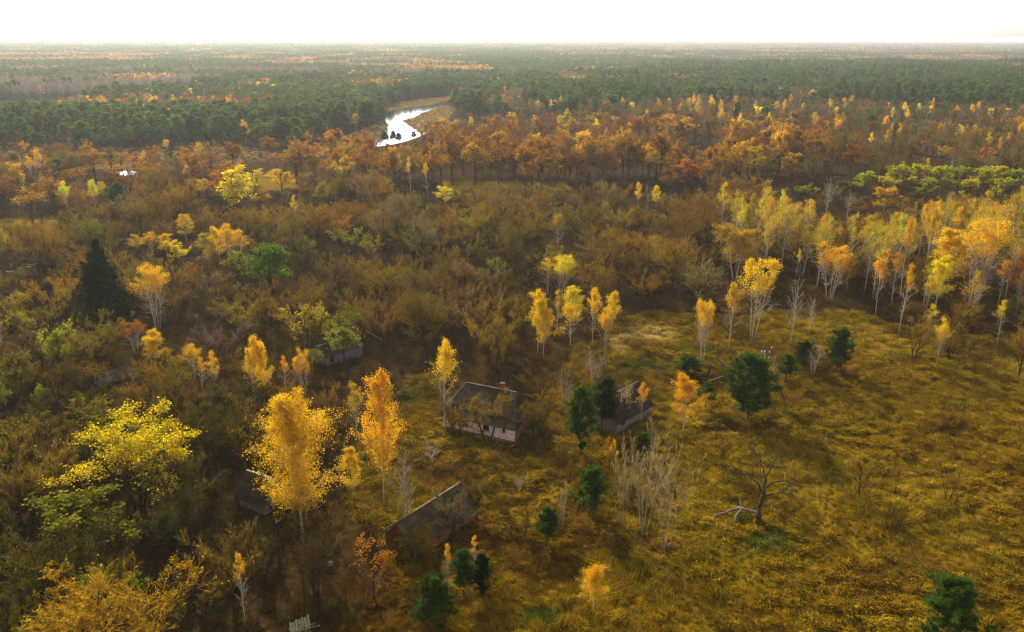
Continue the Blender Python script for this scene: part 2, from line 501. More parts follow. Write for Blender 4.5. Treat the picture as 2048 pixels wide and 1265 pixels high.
def forest_pine(seed, H=12.0, R=1.0, base=0.4, n=900, size=0.5):
    """stand-grown pine, seen from afar: tall stem, needle sprays on an uneven pointed-to-rounded crown"""
    g = np.random.default_rng(seed)
    T, K = Buf(), Buf()
    S = stems(1, H * 0.96, 0, g, H * 0.011, 0.03)
    tubes(T, S, 3, 4, 0, g, 0.15)
    prof = lambda t: np.clip(1.06 - t, 0.06, 1) ** 0.75 * 1.15
    A = kids(S, 34, base, 0.97, 1.1, 0.27 * R, g, up=0.3, r_scale=0.35, len_fn=prof, ang_j=0.2)
    slivers(T, A, 0.04, 0, g)
    i = g.integers(0, len(A['p0']), n)
    b = {k: A[k][i] for k in ('p0', 'p1', 'p2')}
    t = g.uniform(0.3, 1.08, n)
    needle_stars(K, bez(b, t) + g.normal(size=(n, 3)) * 0.22, unit(bez_d(b, np.clip(t, 0, 1)) + np.array([0, 0, 0.7])), size * 1.3, g, 3, 0, size * 0.28)
    return T, K

def far_leafy(seed, H=12.0, n_leaf=110, size=0.9, lo=0.35, R=1.0, slim=False):
    g = np.random.default_rng(seed)
    T, K = Buf(), Buf()
    S = stems(1, H * 0.9, 0, g, H * 0.010, 0.04)
    tubes(T, S, 2, 3, 0, g, 0.2)
    A = kids(S, 12, 0.25, 0.97, 0.6 if slim else 0.85, (0.2 if slim else 0.36) * R, g, up=0.3, r_scale=0.5, len_fn=lambda t: np.clip(1.2 - t * 0.8, 0.3, 1))
    slivers(T, A, 0.05, 0, g)
    D = kids(A, 5, 0.2, 1.0, 0.6, 0.5, g, up=0.2)
    slivers(K, D, 0.05, 1, g)
    i = g.integers(0, len(D['p0']), n_leaf)
    b = {k: D[k][i] for k in ('p0', 'p1', 'p2')}
    P = bez(b, g.uniform(0.2, 1.1, n_leaf)) + g.normal(size=(n_leaf, 3)) * 0.3
    P = P[P[:, 2] > H * lo]
    if len(P): leaves(K, P, size, 0, g)
    return T, K

def far_bare(seed, H=10.0, R=1.0):
    g = np.random.default_rng(seed)
    T, K = Buf(), Buf()
    S = stems(1, H * 0.85, 0, g, H * 0.010, 0.05)
    tubes(T, S, 2, 3, 0, g, 0.2)
    A = kids(S, 11, 0.3, 0.97, 0.6, 0.34 * R, g, up=0.4, r_scale=0.5)
    slivers(T, A, 0.05, 0, g)
    D = kids(A, 7, 0.15, 1.0, 0.55, 0.55, g, up=0.3)
    slivers(K, D, 0.045, 1, g)
    E = kids(D, 3, 0.2, 1.0, 0.5, 0.7, g, up=0.3)
    slivers(K, E, 0.05, 1, g)
    return T, K

def poplar(seed, H=13.0):
    g = np.random.default_rng(seed)
    T, K = Buf(), Buf()
    S = stems(4, H * 0.95, 0.26, g, H * 0.0047, 0.05)
    tubes(T, S, 8, 5, 0, g, 0.1)
    A = kids(S, 14, 0.15, 0.97, 0.55, 0.34, g, up=0.45, droop=-0.06, r_scale=0.45, len_fn=lambda t: np.clip(1.25 - t, 0.3, 1))
    tubes(T, A, 3, 3, 0, g, 0.2)
    D = kids(A, 5, 0.2, 1.0, 0.5, 0.45, g, up=0.35, r_scale=0.5)
    slivers(T, D, 0.017, 0, g)
    E = kids(D, 6, 0.2, 1.0, 0.5, 0.6, g, up=0.3, r_scale=0.5)
    slivers(K, E, 0.010, 0, g)
    return T, K

class Kind:
    """several variants of one kind of tree; each variant is a (trunk mesh, crown mesh) pair"""
    def __init__(s, name, builds, bark_mat, crown_mats):
        s.name, s.v = name, []
        for T, K in builds:
            h, w = size_of(T, K)
            s.v.append((T.mesh(name + '_trunk', [bark_mat, bark_mat]), K.mesh(name + '_crown', crown_mats) if K.F else None, h, w))

LT, NT = [LEAF, TWIG], [NEEDLE, NEEDLE]
BIRCH_TWIG = bark('birch_twig', (0.16, 0.09, 0.05), (0.26, 0.16, 0.09), 3.0, 1.0)
LB = [LEAF, BIRCH_TWIG]
OAK_TWIG = bark('oak_twig', (0.08, 0.045, 0.025), (0.15, 0.085, 0.04), 3.0, 1.0)
LO = [LEAF, OAK_TWIG]
TL = [TWIG, LEAF]
KINDS = dict(
    birch_full=Kind('birch', [birch(10 + i, 13, 0.30, 14000, 1 + (i == 2), 1.0) for i in range(4)], BIRCH_BARK, LB),
    birch_grand=Kind('birch', [birch(16, 15, 0.10, 42000, 1, 1.15, 0.105, 0.24, 84, 0.15)], BIRCH_BARK, LB),
    birch_top=Kind('birch', [birch(20 + i, 13, 0.52, 6000, 1, 0.95) for i in range(4)], BIRCH_BARK, LB),
    birch_clump=Kind('birch', [birch(30 + i, 13, 0.52, 9500, 3 + i, 1.0) for i in range(3)], BIRCH_BARK, LB),
    birch_bare=Kind('birch', [birch(40 + i, 11, 0.80, 260, 1 + i, 1.0) for i in range(3)], BIRCH_BARK, LB),
    birch_airy=Kind('birch', [birch(55 + i, 13, 0.36, 3400, 1 + (i == 3), 0.95, 0.12) for i in range(5)], BIRCH_BARK, LB),
    birch_slim=Kind('birch', [birch(50 + i, 13, 0.60, 2600, 1, 0.7) for i in range(4)], BIRCH_BARK, LB),
    golden=Kind('golden', [broad(60 + i, 11, 0.9, 0.2, 3600, 1, 0.26, 0.15, 0.22) for i in range(3)], DARK_BARK, LO),
    oak=Kind('oak', [broad(70 + i, 13, 0.95, 0.4, 3400, 1, 0.30, 0.42, 0.26) for i in range(5)], DARK_BARK, LO),
    oak_dense=Kind('oak', [broad(80 + i, 12, 0.95, 0.2, 5200, 1, 0.30, 0.15, 0.22) for i in range(2)], DARK_BARK, LO),
    oak_sparse=Kind('oak', [broad(85 + i, 13, 0.95, 0.4, 1000, 1, 0.3, 0.5, 0.42) for i in range(3)], DARK_BARK, LO),
    green_round=Kind('green', [broad(90 + i, 9, 1.25, 0.15, 5200, 1, 0.26, 0.05, 0.18) for i in range(2)], DARK_BARK, LO),
    sprawl=Kind('sprawl', [broad(98 + i, 11, 1.2, 0.12, 13000, 3, 0.175, 0.22, 0.30, 0.35, 0.018, 0.95) for i in range(2)], DARK_BARK, LO),
    lime_open=Kind('lime', [broad(95 + i, 10, 1.35, 0.3, 4200, 1 + i, 0.27, 0.3, 0.42, 0.3, 0.018, 0.95) for i in range(2)], DARK_BARK, LO),
    locust=Kind('locust', [broad(100 + i, 12, 1.1, 0.4, 3400, 1, 0.32, 0.4, 0.3) for i in range(3)], DARK_BARK, LO),
    olive_shrub=Kind('olive', [bare(110 + i, 6, 5, 0.55, 1.1, 0.25, 3, 14, 1300, size=0.22) for i in range(4)], DARK_BARK, TL),
    shrub=Kind('shrub', [bare(120 + i, 6.5, 11, 0.85, 0.85, 0.18, 6, 30, 0, tw=0.017, up=0.55, ang=0.5, br=0.6) for i in range(6)], DARK_BARK, [TWIG]),
    shrub_leafy=Kind('shrub', [bare(130 + i, 6.5, 10, 0.8, 0.85, 0.18, 6, 28, 260, tw=0.017, up=0.5, ang=0.5, br=0.65) for i in range(3)], DARK_BARK, TL),
    bare=Kind('bare', [bare(140 + i, 9.5, 1 + (i % 3), 0.28, 1.05, 0.2, 6, 19, 0, tw=0.019, up=0.5, br=0.75) for i in range(6)], DARK_BARK, [TWIG]),
    rusty=Kind('rusty', [bare(155 + i, 10, 3, 0.4, 1.1, 0.2, 6, 18, 2600, tw=0.017, up=0.5, br=0.8, size=0.17) for i in range(2)], DARK_BARK, TL),
    meadow_bare=Kind('bare', [bare(150 + i, 5, 2, 0.35, 1.0, 0.18, 3, 12, 0, tw=0.014) for i in range(3)], DARK_BARK, [TWIG]),
    poplar=Kind('poplar', [poplar(160 + i) for i in range(2)], GREY_BARK, [TWIG]),
    bare_tall=Kind('bare', [bare(165, 13, 3, 0.18, 0.62, 0.12, 3, 26, 0, 0.55, 0.45, 0.02, 0.010)], DARK_BARK, [TWIG]),
    pine_young=Kind('pine', [young_pine(170 + i, 8, 1.05, 5200, width=0.03) for i in range(3)], PINE_BARK, NT),
    pine_slim=Kind('pine', [young_pine(175 + i, 6, 0.75, 1500, 0.25, width=0.03) for i in range(2)], PINE_BARK, NT),
    pine_stand=Kind('pine', [forest_pine(180 + i, 12, 1.0, 0.35 + 0.1 * (i % 3)) for i in range(5)], PINE_BARK, NT),
    spruce=Kind('spruce', [spruce(190, 15, 1.3, 12000)], DARK_BARK, NT),
)

# ------------------------------------------------------------------ objects: things and parts
def tag(o, label=None, cat=None, group=None, kind=None):
    for k, v in (('label', label), ('category', cat), ('group', group), ('kind', kind)):
        if v: o[k] = v
    return o

def empty(name, loc, rz=0.0):
    o = bpy.data.objects.new(name, None)
    o.empty_display_size = 0.5
    C.objects.link(o)
    o.location, o.rotation_euler = loc, (0, 0, rz)
    return o

def part(name, me, parent=None, color=None):
    o = bpy.data.objects.new(name, me)
    C.objects.link(o)
    if parent is not None: o.parent = parent
    if color is not None: o.color = (*color, 1)
    return o

TREES = []          # (x, y, radius) of every tree placed, to keep random ones off
def put_tree(kind, name, x, y, H, W, color, label, group, cat='tree', var=None, rz=None, lean=0.0):
    K = KINDS[kind]
    tm, cm, h, w = K.v[(PRNG.randrange(len(K.v)) if var is None else var) % len(K.v)]
    o = empty(name, (x, y, float(gz(x, y))), PRNG.uniform(0, 6.283) if rz is None else rz)
    sz = H / h
    sx = sz if W is None else min(max(W / w, sz * 0.45), sz * 1.9)
    o.scale = (sx, sx, sz)
    if lean: o.rotation_euler = (lean * math.cos(o.rotation_euler.z), -lean * math.sin(o.rotation_euler.z), o.rotation_euler.z)
    part('trunk', tm, o, color)
    if cm is not None: part('crown', cm, o, color)
    tag(o, label, cat, group)
    TREES.append((x, y, max(1.0, 0.3 * (W or w * sx))))
    return o

# ------------------------------------------------------------------ scatter (masses only): geometry-node instances on points
def scatter(name, pts, protos, pickn, rot, sc, tint, label):
    me = bpy.data.meshes.new(name)
    n = len(pts)
    me.vertices.add(n); me.vertices.foreach_set('co', np.asarray(pts, np.float32).ravel())
    me.attributes.new('pick', 'INT', 'POINT').data.foreach_set('value', np.asarray(pickn, np.int32))
    r3 = np.zeros((n, 3), np.float32); r3[:, 2] = rot
    me.attributes.new('rot', 'FLOAT_VECTOR', 'POINT').data.foreach_set('vector', r3.ravel())
    me.attributes.new('sc', 'FLOAT_VECTOR', 'POINT').data.foreach_set('vector', np.asarray(sc, np.float32).ravel())
    col = np.ones((n, 4), np.float32); col[:, :3] = tint
    me.attributes.new('tint', 'FLOAT_COLOR', 'POINT').data.foreach_set('color', col.ravel())
    o = part(name, me)
    pc = bpy.data.collections.new(name + '_kinds')
    for i, pm in enumerate(protos):
        pc.objects.link(bpy.data.objects.new('%s_kind_%02d' % (name, i), pm))
    ng = bpy.data.node_groups.new(name, 'GeometryNodeTree')
    ng.interface.new_socket('Geometry', in_out='INPUT', socket_type='NodeSocketGeometry')
    ng.interface.new_socket('Geometry', in_out='OUTPUT', socket_type='NodeSocketGeometry')
    gi, go = ng.nodes.new('NodeGroupInput'), ng.nodes.new('NodeGroupOutput')
    ci = ng.nodes.new('GeometryNodeCollectionInfo'); ci.inputs[0].default_value = pc
    ci.inputs[1].default_value = True; ci.inputs[2].default_value = True
    ip = ng.nodes.new('GeometryNodeInstanceOnPoints')
    ng.links.new(gi.outputs[0], ip.inputs['Points'])
    ng.links.new(ci.outputs[0], ip.inputs['Instance'])
    ip.inputs['Pick Instance'].default_value = True
    for nm, typ, sock in (('pick', 'INT', 'Instance Index'), ('rot', 'FLOAT_VECTOR', 'Rotation'), ('sc', 'FLOAT_VECTOR', 'Scale')):
        na = ng.nodes.new('GeometryNodeInputNamedAttribute'); na.data_type = typ
        na.inputs['Name'].default_value = nm
        ng.links.new(na.outputs['Attribute'], ip.inputs[sock])
    ng.links.new(ip.outputs[0], go.inputs[0])
    md = o.modifiers.new('scatter', 'NODES'); md.node_group = ng
    tag(o, label, None, None, 'stuff')
    return o

def one_mesh(T, K, name, bark_mat, crown_mats):
    B = Buf()
    B.V, B.n = T.V + K.V, T.n + K.n
    B.F = [(f, 0) for f, _ in T.F] + [(f + T.n, m + 1) for f, m in K.F]
    return B.mesh(name, [bark_mat] + crown_mats)

# ------------------------------------------------------------------ the setting: ground, river, marsh
MEADOW = [(1235, 640), (1300, 622), (1450, 632), (1600, 620), (1700, 622), (1820, 655), (1960, 672), (2110, 690), (2120, 1300), (650, 1300),
          (760, 1180), (790, 1100), (690, 1020), (715, 900), (800, 830), (830, 755), (885, 740), (880, 790), (1085, 790), (1130, 740), (1150, 690), (1200, 690)]
CLEARING = [[(880, 362), (1130, 362), (1160, 396), (890, 402)], [(-60, 440), (120, 440), (110, 486), (-60, 492)], [(480, 360), (620, 350), (600, 380), (480, 390)]]
GREEN_SPOTS = [(1545, 1090, 60, 34), (1300, 735, 70, 20), (1240, 770, 40, 24), (835, 790, 40, 26), (1410, 735, 40, 18), (1400, 700, 60, 10), (1080, 1235, 60, 24), (1500, 1030, 20, 16)]
PALE_SPOTS = [(1290, 668, 70, 20), (1240, 690, 18, 20)]
LITTER_SHADE_SPOTS = [(1110, 880, 60, 40), (940, 1080, 70, 50), (850, 1120, 80, 45), (1060, 900, 60, 18), (760, 1200, 100, 60), (880, 930, 100, 40), (1180, 1050, 70, 40), (1300, 1090, 90, 26), (1480, 850, 80, 18)]  # red-brown fallen leaves, plus painted shadows of house, shed and pines
TRACKS = [[(1050, 1058), (1110, 1000), (1150, 965)], [(1030, 1040), (1085, 985), (1120, 960)], [(1672, 860), (1664, 920), (1660, 990), (1655, 1060)], [(1720, 1105), (1830, 1050), (1940, 1035), (2010, 975)],
          [(1690, 780), (1760, 730), (1800, 722)], [(1850, 865), (1960, 880), (2060, 905)], [(1600, 985), (1660, 965)]]
TRACK_W = [np.array([at(*p)[:2] for p in t]) for t in TRACKS]

def spot(px, py, spots):
    r = np.zeros(np.shape(px))
    for cx, cy, a, b in spots:
        d = ((px - cx) / a) ** 2 + ((py - cy) / b) ** 2
        r = np.maximum(r, np.clip(1.25 - d, 0, 1))
    return r

def track_dist(x, y):
    d = np.full(np.shape(x), 99.0)
    for t in TRACK_W:
        for a, b in zip(t[:-1], t[1:]):
            v = b - a
            k = np.clip(((x - a[0]) * v[0] + (y - a[1]) * v[1]) / (v @ v), 0, 1)
            d = np.minimum(d, np.hypot(x - a[0] - k * v[0], y - a[1] - k * v[1]))
    return d

def gz(x, y):
    x, y = np.asarray(x, float), np.asarray(y, float)
    fade = np.clip((230 - y) / 60, 0, 1) * np.clip((130 - np.abs(x)) / 20, 0, 1)
    z = 0.55 * (vnoise(x / 9, y / 9, 3) - 0.5) + 0.30 * (vnoise(x / 2.3, y / 2.3, 4) - 0.5) + 0.34 * (vnoise(x / 1.2, y / 1.2, 5) - 0.5)
    return z * fade

def cover(x, y):
    """what grows where: meadow share, green share, straw share, dead leaf and painted shade share (all 0..1)"""
    px, py, _ = proj(x, np.maximum(y, 20))
    w = (vnoise(np.asarray(x) / 4, np.asarray(y) / 4, 8) - 0.5) * 26
    m = inpoly(px + w, py + w * 0.5, MEADOW).astype(float)
    for c in CLEARING: m = np.maximum(m, inpoly(px, py, c))
    n = vnoise(np.asarray(x) / 3, np.asarray(y) / 3, 9)
    return m, np.clip(spot(px, py, GREEN_SPOTS) * (0.1 + 0.9 * n), 0, 1), np.clip(spot(px, py, PALE_SPOTS) * (0.3 + n), 0, 1), np.clip(spot(px, py, LITTER_SHADE_SPOTS) * (0.4 + n), 0, 1)

def lines(lo, hi, step, far, grow):
    a = list(np.arange(lo, hi, step)); s = step
    while a[-1] < far:
        s *= grow; a.append(a[-1] + s)
    return a

ys = lines(52, 165, 0.7, 42000, 1.06)
ys = [-400, -100, 0, 30, 44] + ys
xp = lines(0.35, 80, 0.7, 26000, 1.07)
xs = [-v for v in reversed(xp)] + xp
X, Y = np.meshgrid(np.array(xs), np.array(ys))
Z = gz(X, Y)
me = bpy.data.meshes.new('ground')
nx, ny = len(xs), len(ys)
vid = np.arange(nx * ny).reshape(ny, nx)
quads = np.stack([vid[:-1, :-1], vid[:-1, 1:], vid[1:, 1:], vid[1:, :-1]], -1).reshape(-1, 4)
B = Buf(); B.add(np.stack([X.ravel(), Y.ravel(), Z.ravel()], 1), quads)

m, N, L = material('ground_cover')
geo = N.new('ShaderNodeNewGeometry')
av = {}
for k in ('meadow', 'green', 'straw', 'litter_shade'):
    a = N.new('ShaderNodeAttribute'); a.attribute_name = k; av[k] = a.outputs['Fac']
n1 = noise(N, L, 0.16, 6, geo.outputs['Position'])
n2 = noise(N, L, 1.3, 5, geo.outputs['Position'], 0.7)
n3 = noise(N, L, 0.012, 5, geo.outputs['Position'])
wood = ramp(N, [(0.3, (0.022, 0.013, 0.006)), (0.5, (0.042, 0.024, 0.008)), (0.7, (0.068, 0.042, 0.010))]); L.new(n2.outputs[0], wood.inputs[0])
farw = ramp(N, [(0.4, (0.020, 0.026, 0.012)), (0.6, (0.05, 0.036, 0.02))]); L.new(n3.outputs[0], farw.inputs[0])
sep = N.new('ShaderNodeSeparateXYZ'); L.new(geo.outputs['Position'], sep.inputs[0])
fr = N.new('ShaderNodeMapRange'); L.new(sep.outputs[1], fr.inputs[0]); fr.inputs[1].default_value, fr.inputs[2].default_value = 350, 700
base = mixc(N, L, wood.outputs[0], farw.outputs[0], fr.outputs[0])
md1 = ramp(N, [(0.32, (0.09, 0.052, 0.005)), (0.48, (0.15, 0.092, 0.006)), (0.62, (0.135, 0.098, 0.006)), (0.75, (0.20, 0.135, 0.010))])
mm = math_node(N, L, 'ADD', math_node(N, L, 'MULTIPLY', n1.outputs[0], 0.65), math_node(N, L, 'MULTIPLY', n2.outputs[0], 0.35))
L.new(mm, md1.inputs[0])
c = mixc(N, L, base, md1.outputs[0], av['meadow'])
c = mixc(N, L, c, (0.035, 0.062, 0.010), av['green'])
c = mixc(N, L, c, (0.30, 0.21, 0.055), av['straw'])
c = mixc(N, L, c, (0.060, 0.022, 0.007), av['litter_shade'])
d = N.new('ShaderNodeBsdfDiffuse'); L.new(c, d.inputs[0])
bp = N.new('ShaderNodeBump'); bp.inputs['Strength'].default_value = 0.6; bp.inputs['Distance'].default_value = 0.25
L.new(n2.outputs[0], bp.inputs['Height']); L.new(bp.outputs[0], d.inputs['Normal'])
o = N.new('ShaderNodeOutputMaterial'); L.new(d.outputs[0], o.inputs[0])
gme = B.mesh('ground', [m])
cv = cover(X.ravel(), Y.ravel())
okm = ((Y.ravel() > 50) & (Y.ravel() < 330)).astype(float)
for k, v in zip(('meadow', 'green', 'straw', 'litter_shade'), cv):
    gme.attributes.new(k, 'FLOAT', 'POINT').data.foreach_set('value', (v * okm).astype(np.float32))
gme.polygons.foreach_set('use_smooth', np.ones(len(gme.polygons), bool))
tag(part('ground', gme), kind='structure')

def sheet(name, pix, z, mat, label=None, kind='structure', wob=0.0):
    """a level sheet over a ground outline given by photo points, its edge made uneven"""
    pts = np.array([at(*p)[:2] for p in pix])
    out = []
    for a, b in zip(pts, np.roll(pts, -1, 0)):
        for t in np.linspace(0, 1, 6, endpoint=False):
            p = a + (b - a) * t
            out.append((*(p + wob * np.array([vnoise(p[0] / 9, p[1] / 9, 21) - 0.5, vnoise(p[0] / 9, p[1] / 9, 22) - 0.5])), z))
    me = bpy.data.meshes.new(name)
    me.from_pydata(out, [], [list(range(len(out)))])
    me.materials.append(mat); me.update()
    if me.polygons[0].normal.z < 0: me.flip_normals()
    return tag(part(name, me), label, None, None, kind)

WATER, N, L = material('still_water')
b = N.new('ShaderNodeBsdfPrincipled')
b.inputs['Base Color'].default_value = (0.012, 0.012, 0.010, 1)
b.inputs['Roughness'].default_value = 0.08
b.inputs['IOR'].default_value = 1.33
geo = N.new('ShaderNodeNewGeometry')
mp = N.new('ShaderNodeMapping'); mp.inputs['Scale'].default_value = (1, 0.5, 1); L.new(geo.outputs['Position'], mp.inputs[0])
nn = noise(N, L, 0.8, 4, mp.outputs[0])
bp = N.new('ShaderNodeBump'); bp.inputs['Strength'].default_value = 0.10; bp.inputs['Distance'].default_value = 0.05
L.new(nn.outputs[0], bp.inputs['Height']); L.new(bp.outputs[0], b.inputs['Normal'])
o = N.new('ShaderNodeOutputMaterial'); L.new(b.outputs[0], o.inputs[0])

def turf(name, stops, scale):
    m, N, L = material(name)
    geo = N.new('ShaderNodeNewGeometry')
    n = noise(N, L, scale, 6, geo.outputs['Position'], 0.65)
    r = ramp(N, stops); L.new(n.outputs[0], r.inputs[0])
    d = N.new('ShaderNodeBsdfDiffuse'); L.new(r.outputs[0], d.inputs[0])
    o = N.new('ShaderNodeOutputMaterial'); L.new(d.outputs[0], o.inputs[0])
    return m
BANK = turf('dry_sedge_bank', [(0.35, (0.13, 0.08, 0.02)), (0.5, (0.26, 0.16, 0.035)), (0.65, (0.17, 0.13, 0.03))], 0.12)
MARSH = turf('marsh_turf', [(0.35, (0.065, 0.035, 0.014)), (0.5, (0.12, 0.07, 0.02)), (0.65, (0.14, 0.11, 0.03))], 0.09)

RIVER = [(769, 242), (766, 228), (814, 216), (861, 211), (931, 194), (952, 193), (905, 208), (853, 225), (824, 238), (806, 243), (833, 262), (843, 268), (858, 266),
         (833, 277), (810, 285), (790, 290), (745, 296), (757, 272), (777, 254)]
BANK_R = [(806, 243), (824, 238), (853, 225), (905, 208), (918, 212), (900, 232), (896, 262), (858, 267), (843, 268), (833, 262)]
BANK_L = [(560, 305), (620, 292), (690, 275), (760, 247), (769, 242), (777, 254), (757, 272), (745, 296), (660, 312)]
BANK_U = [(766, 228), (760, 218), (800, 204), (870, 196), (935, 188), (952, 193), (931, 194), (861, 211), (814, 216)]
MARSH_P = [(-120, 308), (120, 303), (300, 298), (470, 293), (560, 300), (600, 312), (470, 332), (280, 345), (100, 338), (-120, 345)]
sheet('river', RIVER, 0.10, WATER, wob=1.5)
sheet('river_bank', BANK_R, 0.06, BANK, wob=2)
sheet('river_bank', BANK_L, 0.05, BANK, wob=3)
sheet('river_bank', BANK_U, 0.04, BANK, wob=2)
sheet('marsh', MARSH_P, 0.03, MARSH, wob=3)
sheet('pond', [(232, 350), (250, 345), (280, 347), (268, 354), (240, 355)], 0.08, WATER, wob=2)
sheet('pond', [(1352, 312), (1395, 305), (1400, 318), (1360, 322)], 0.08, WATER, wob=2)
sheet('pond', [(1462, 318), (1490, 314), (1494, 324), (1466, 328)], 0.08, WATER, wob=2)
sheet('pond', [(700, 300), (735, 296), (742, 301), (710, 308)], 0.08, WATER, wob=1)
WET = [RIVER, [(230, 343), (285, 343), (285, 358), (230, 358)], [(1348, 304), (1402, 304), (1402, 326), (1348, 326)], [(1458, 312), (1496, 312), (1496, 330), (1458, 330)]]
OPEN = WET + [BANK_R, BANK_L, BANK_U, MARSH_P]

# ------------------------------------------------------------------ landmarks: what labels refer to (photo position of each thing's foot)
LANDMARKS = [('dark spruce', 219, 638), ('round green tree', 545, 580), ('big golden birch', 600, 1090), ('pink-walled house', 980, 880), ('red brick shed', 880, 1080),
             ('brown gabled shed', 1265, 840), ('largest meadow pine', 1498, 836), ('dead tree', 1518, 1045), ('grey poplar clump', 1310, 1090), ('utility pole', 1530, 745),
             ('twin-crowned meadow birch', 1505, 688), ('orange-topped birch cluster', 1660, 600), ('yellow birch trio', 1130, 690), ('bright yellow bush', 355, 530), ('lime grove', 1880, 395),
             ('tall yellow aspen', 473, 432), ('lone round oak', 1052, 383), ('bright orange oak', 1377, 378), ('sprawling yellow tree', 285, 1010), ('ruined timber shed', 240, 760),
             ('river bend', 800, 270), ('white meadow birch', 1627, 750), ('ball-topped birch', 1870, 733), ('grey cottage roof', 540, 990), ('fallen grey pole', 748, 690), ('orange oak above lime trees', 1770, 430),
             ('pair of yellow spires', 1295, 416), ('single yellow aspen', 885, 412), ('violet shrub dome', 450, 715), ('marsh', 250, 325), ('far end of marsh', 30, 330), ('small pond', 1375, 318), ('pine ridge', 1250, 225), ('green-leaved ruin', 690, 725),
             ('orange-brown crown', 250, 1290), ('green-leaved thicket tree', 170, 1140), ('red-roofed far wood', 1820, 330), ('plank heap', 600, 1255)]
LM = [(n, at(px, py)[:2]) for n, px, py in LANDMARKS if n != 'red-roofed far wood']
def where(x, y):
    p = np.array([x, y])
    # distances are judged along the picture: depth counts less the farther away
    sc = np.array([1.0, 0.6 * 100 / max(y, 60)])
    ds = sorted(((np.linalg.norm((q - p) * sc), n, q) for n, q in LM), key=lambda t: t[0])
    n0, q0 = ds[0][1], ds[0][2]
    for d1, n1, q1 in ds[1:7]:
        a, b = (q0 - p) * sc, (q1 - p) * sc
        if a @ b < -0.35 * np.linalg.norm(a) * np.linalg.norm(b):
            return 'between the %s and the %s' % (n0, n1)
    v = (p - q0) * sc
    if v[1] > abs(v[0]): return 'beyond the %s' % n0
    if -v[1] > abs(v[0]): return 'on the near side of the %s' % n0
    return 'level with the %s and beside it' % n0

# ------------------------------------------------------------------ trees the photograph singles out
YEL, GOLD, ORA, LEM = (0.80, 0.56, 0.008), (0.78, 0.49, 0.008), (0.74, 0.41, 0.008), (0.82, 0.70, 0.010)
OAKC, OAKD, OAKY = (0.37, 0.18, 0.008), (0.21, 0.095, 0.009), (0.56, 0.36, 0.012)
LIME, GREEN, OLIVE = (0.30, 0.32, 0.016), (0.11, 0.20, 0.012), (0.30, 0.26, 0.015)
PINE, PINED = (0.055, 0.105, 0.012), (0.018, 0.034, 0.006)
BR1, BR2, BR3 = (0.26, 0.166, 0.014), (0.215, 0.152, 0.055), (0.165, 0.110, 0.012)
POPC = (0.40, 0.31, 0.15)
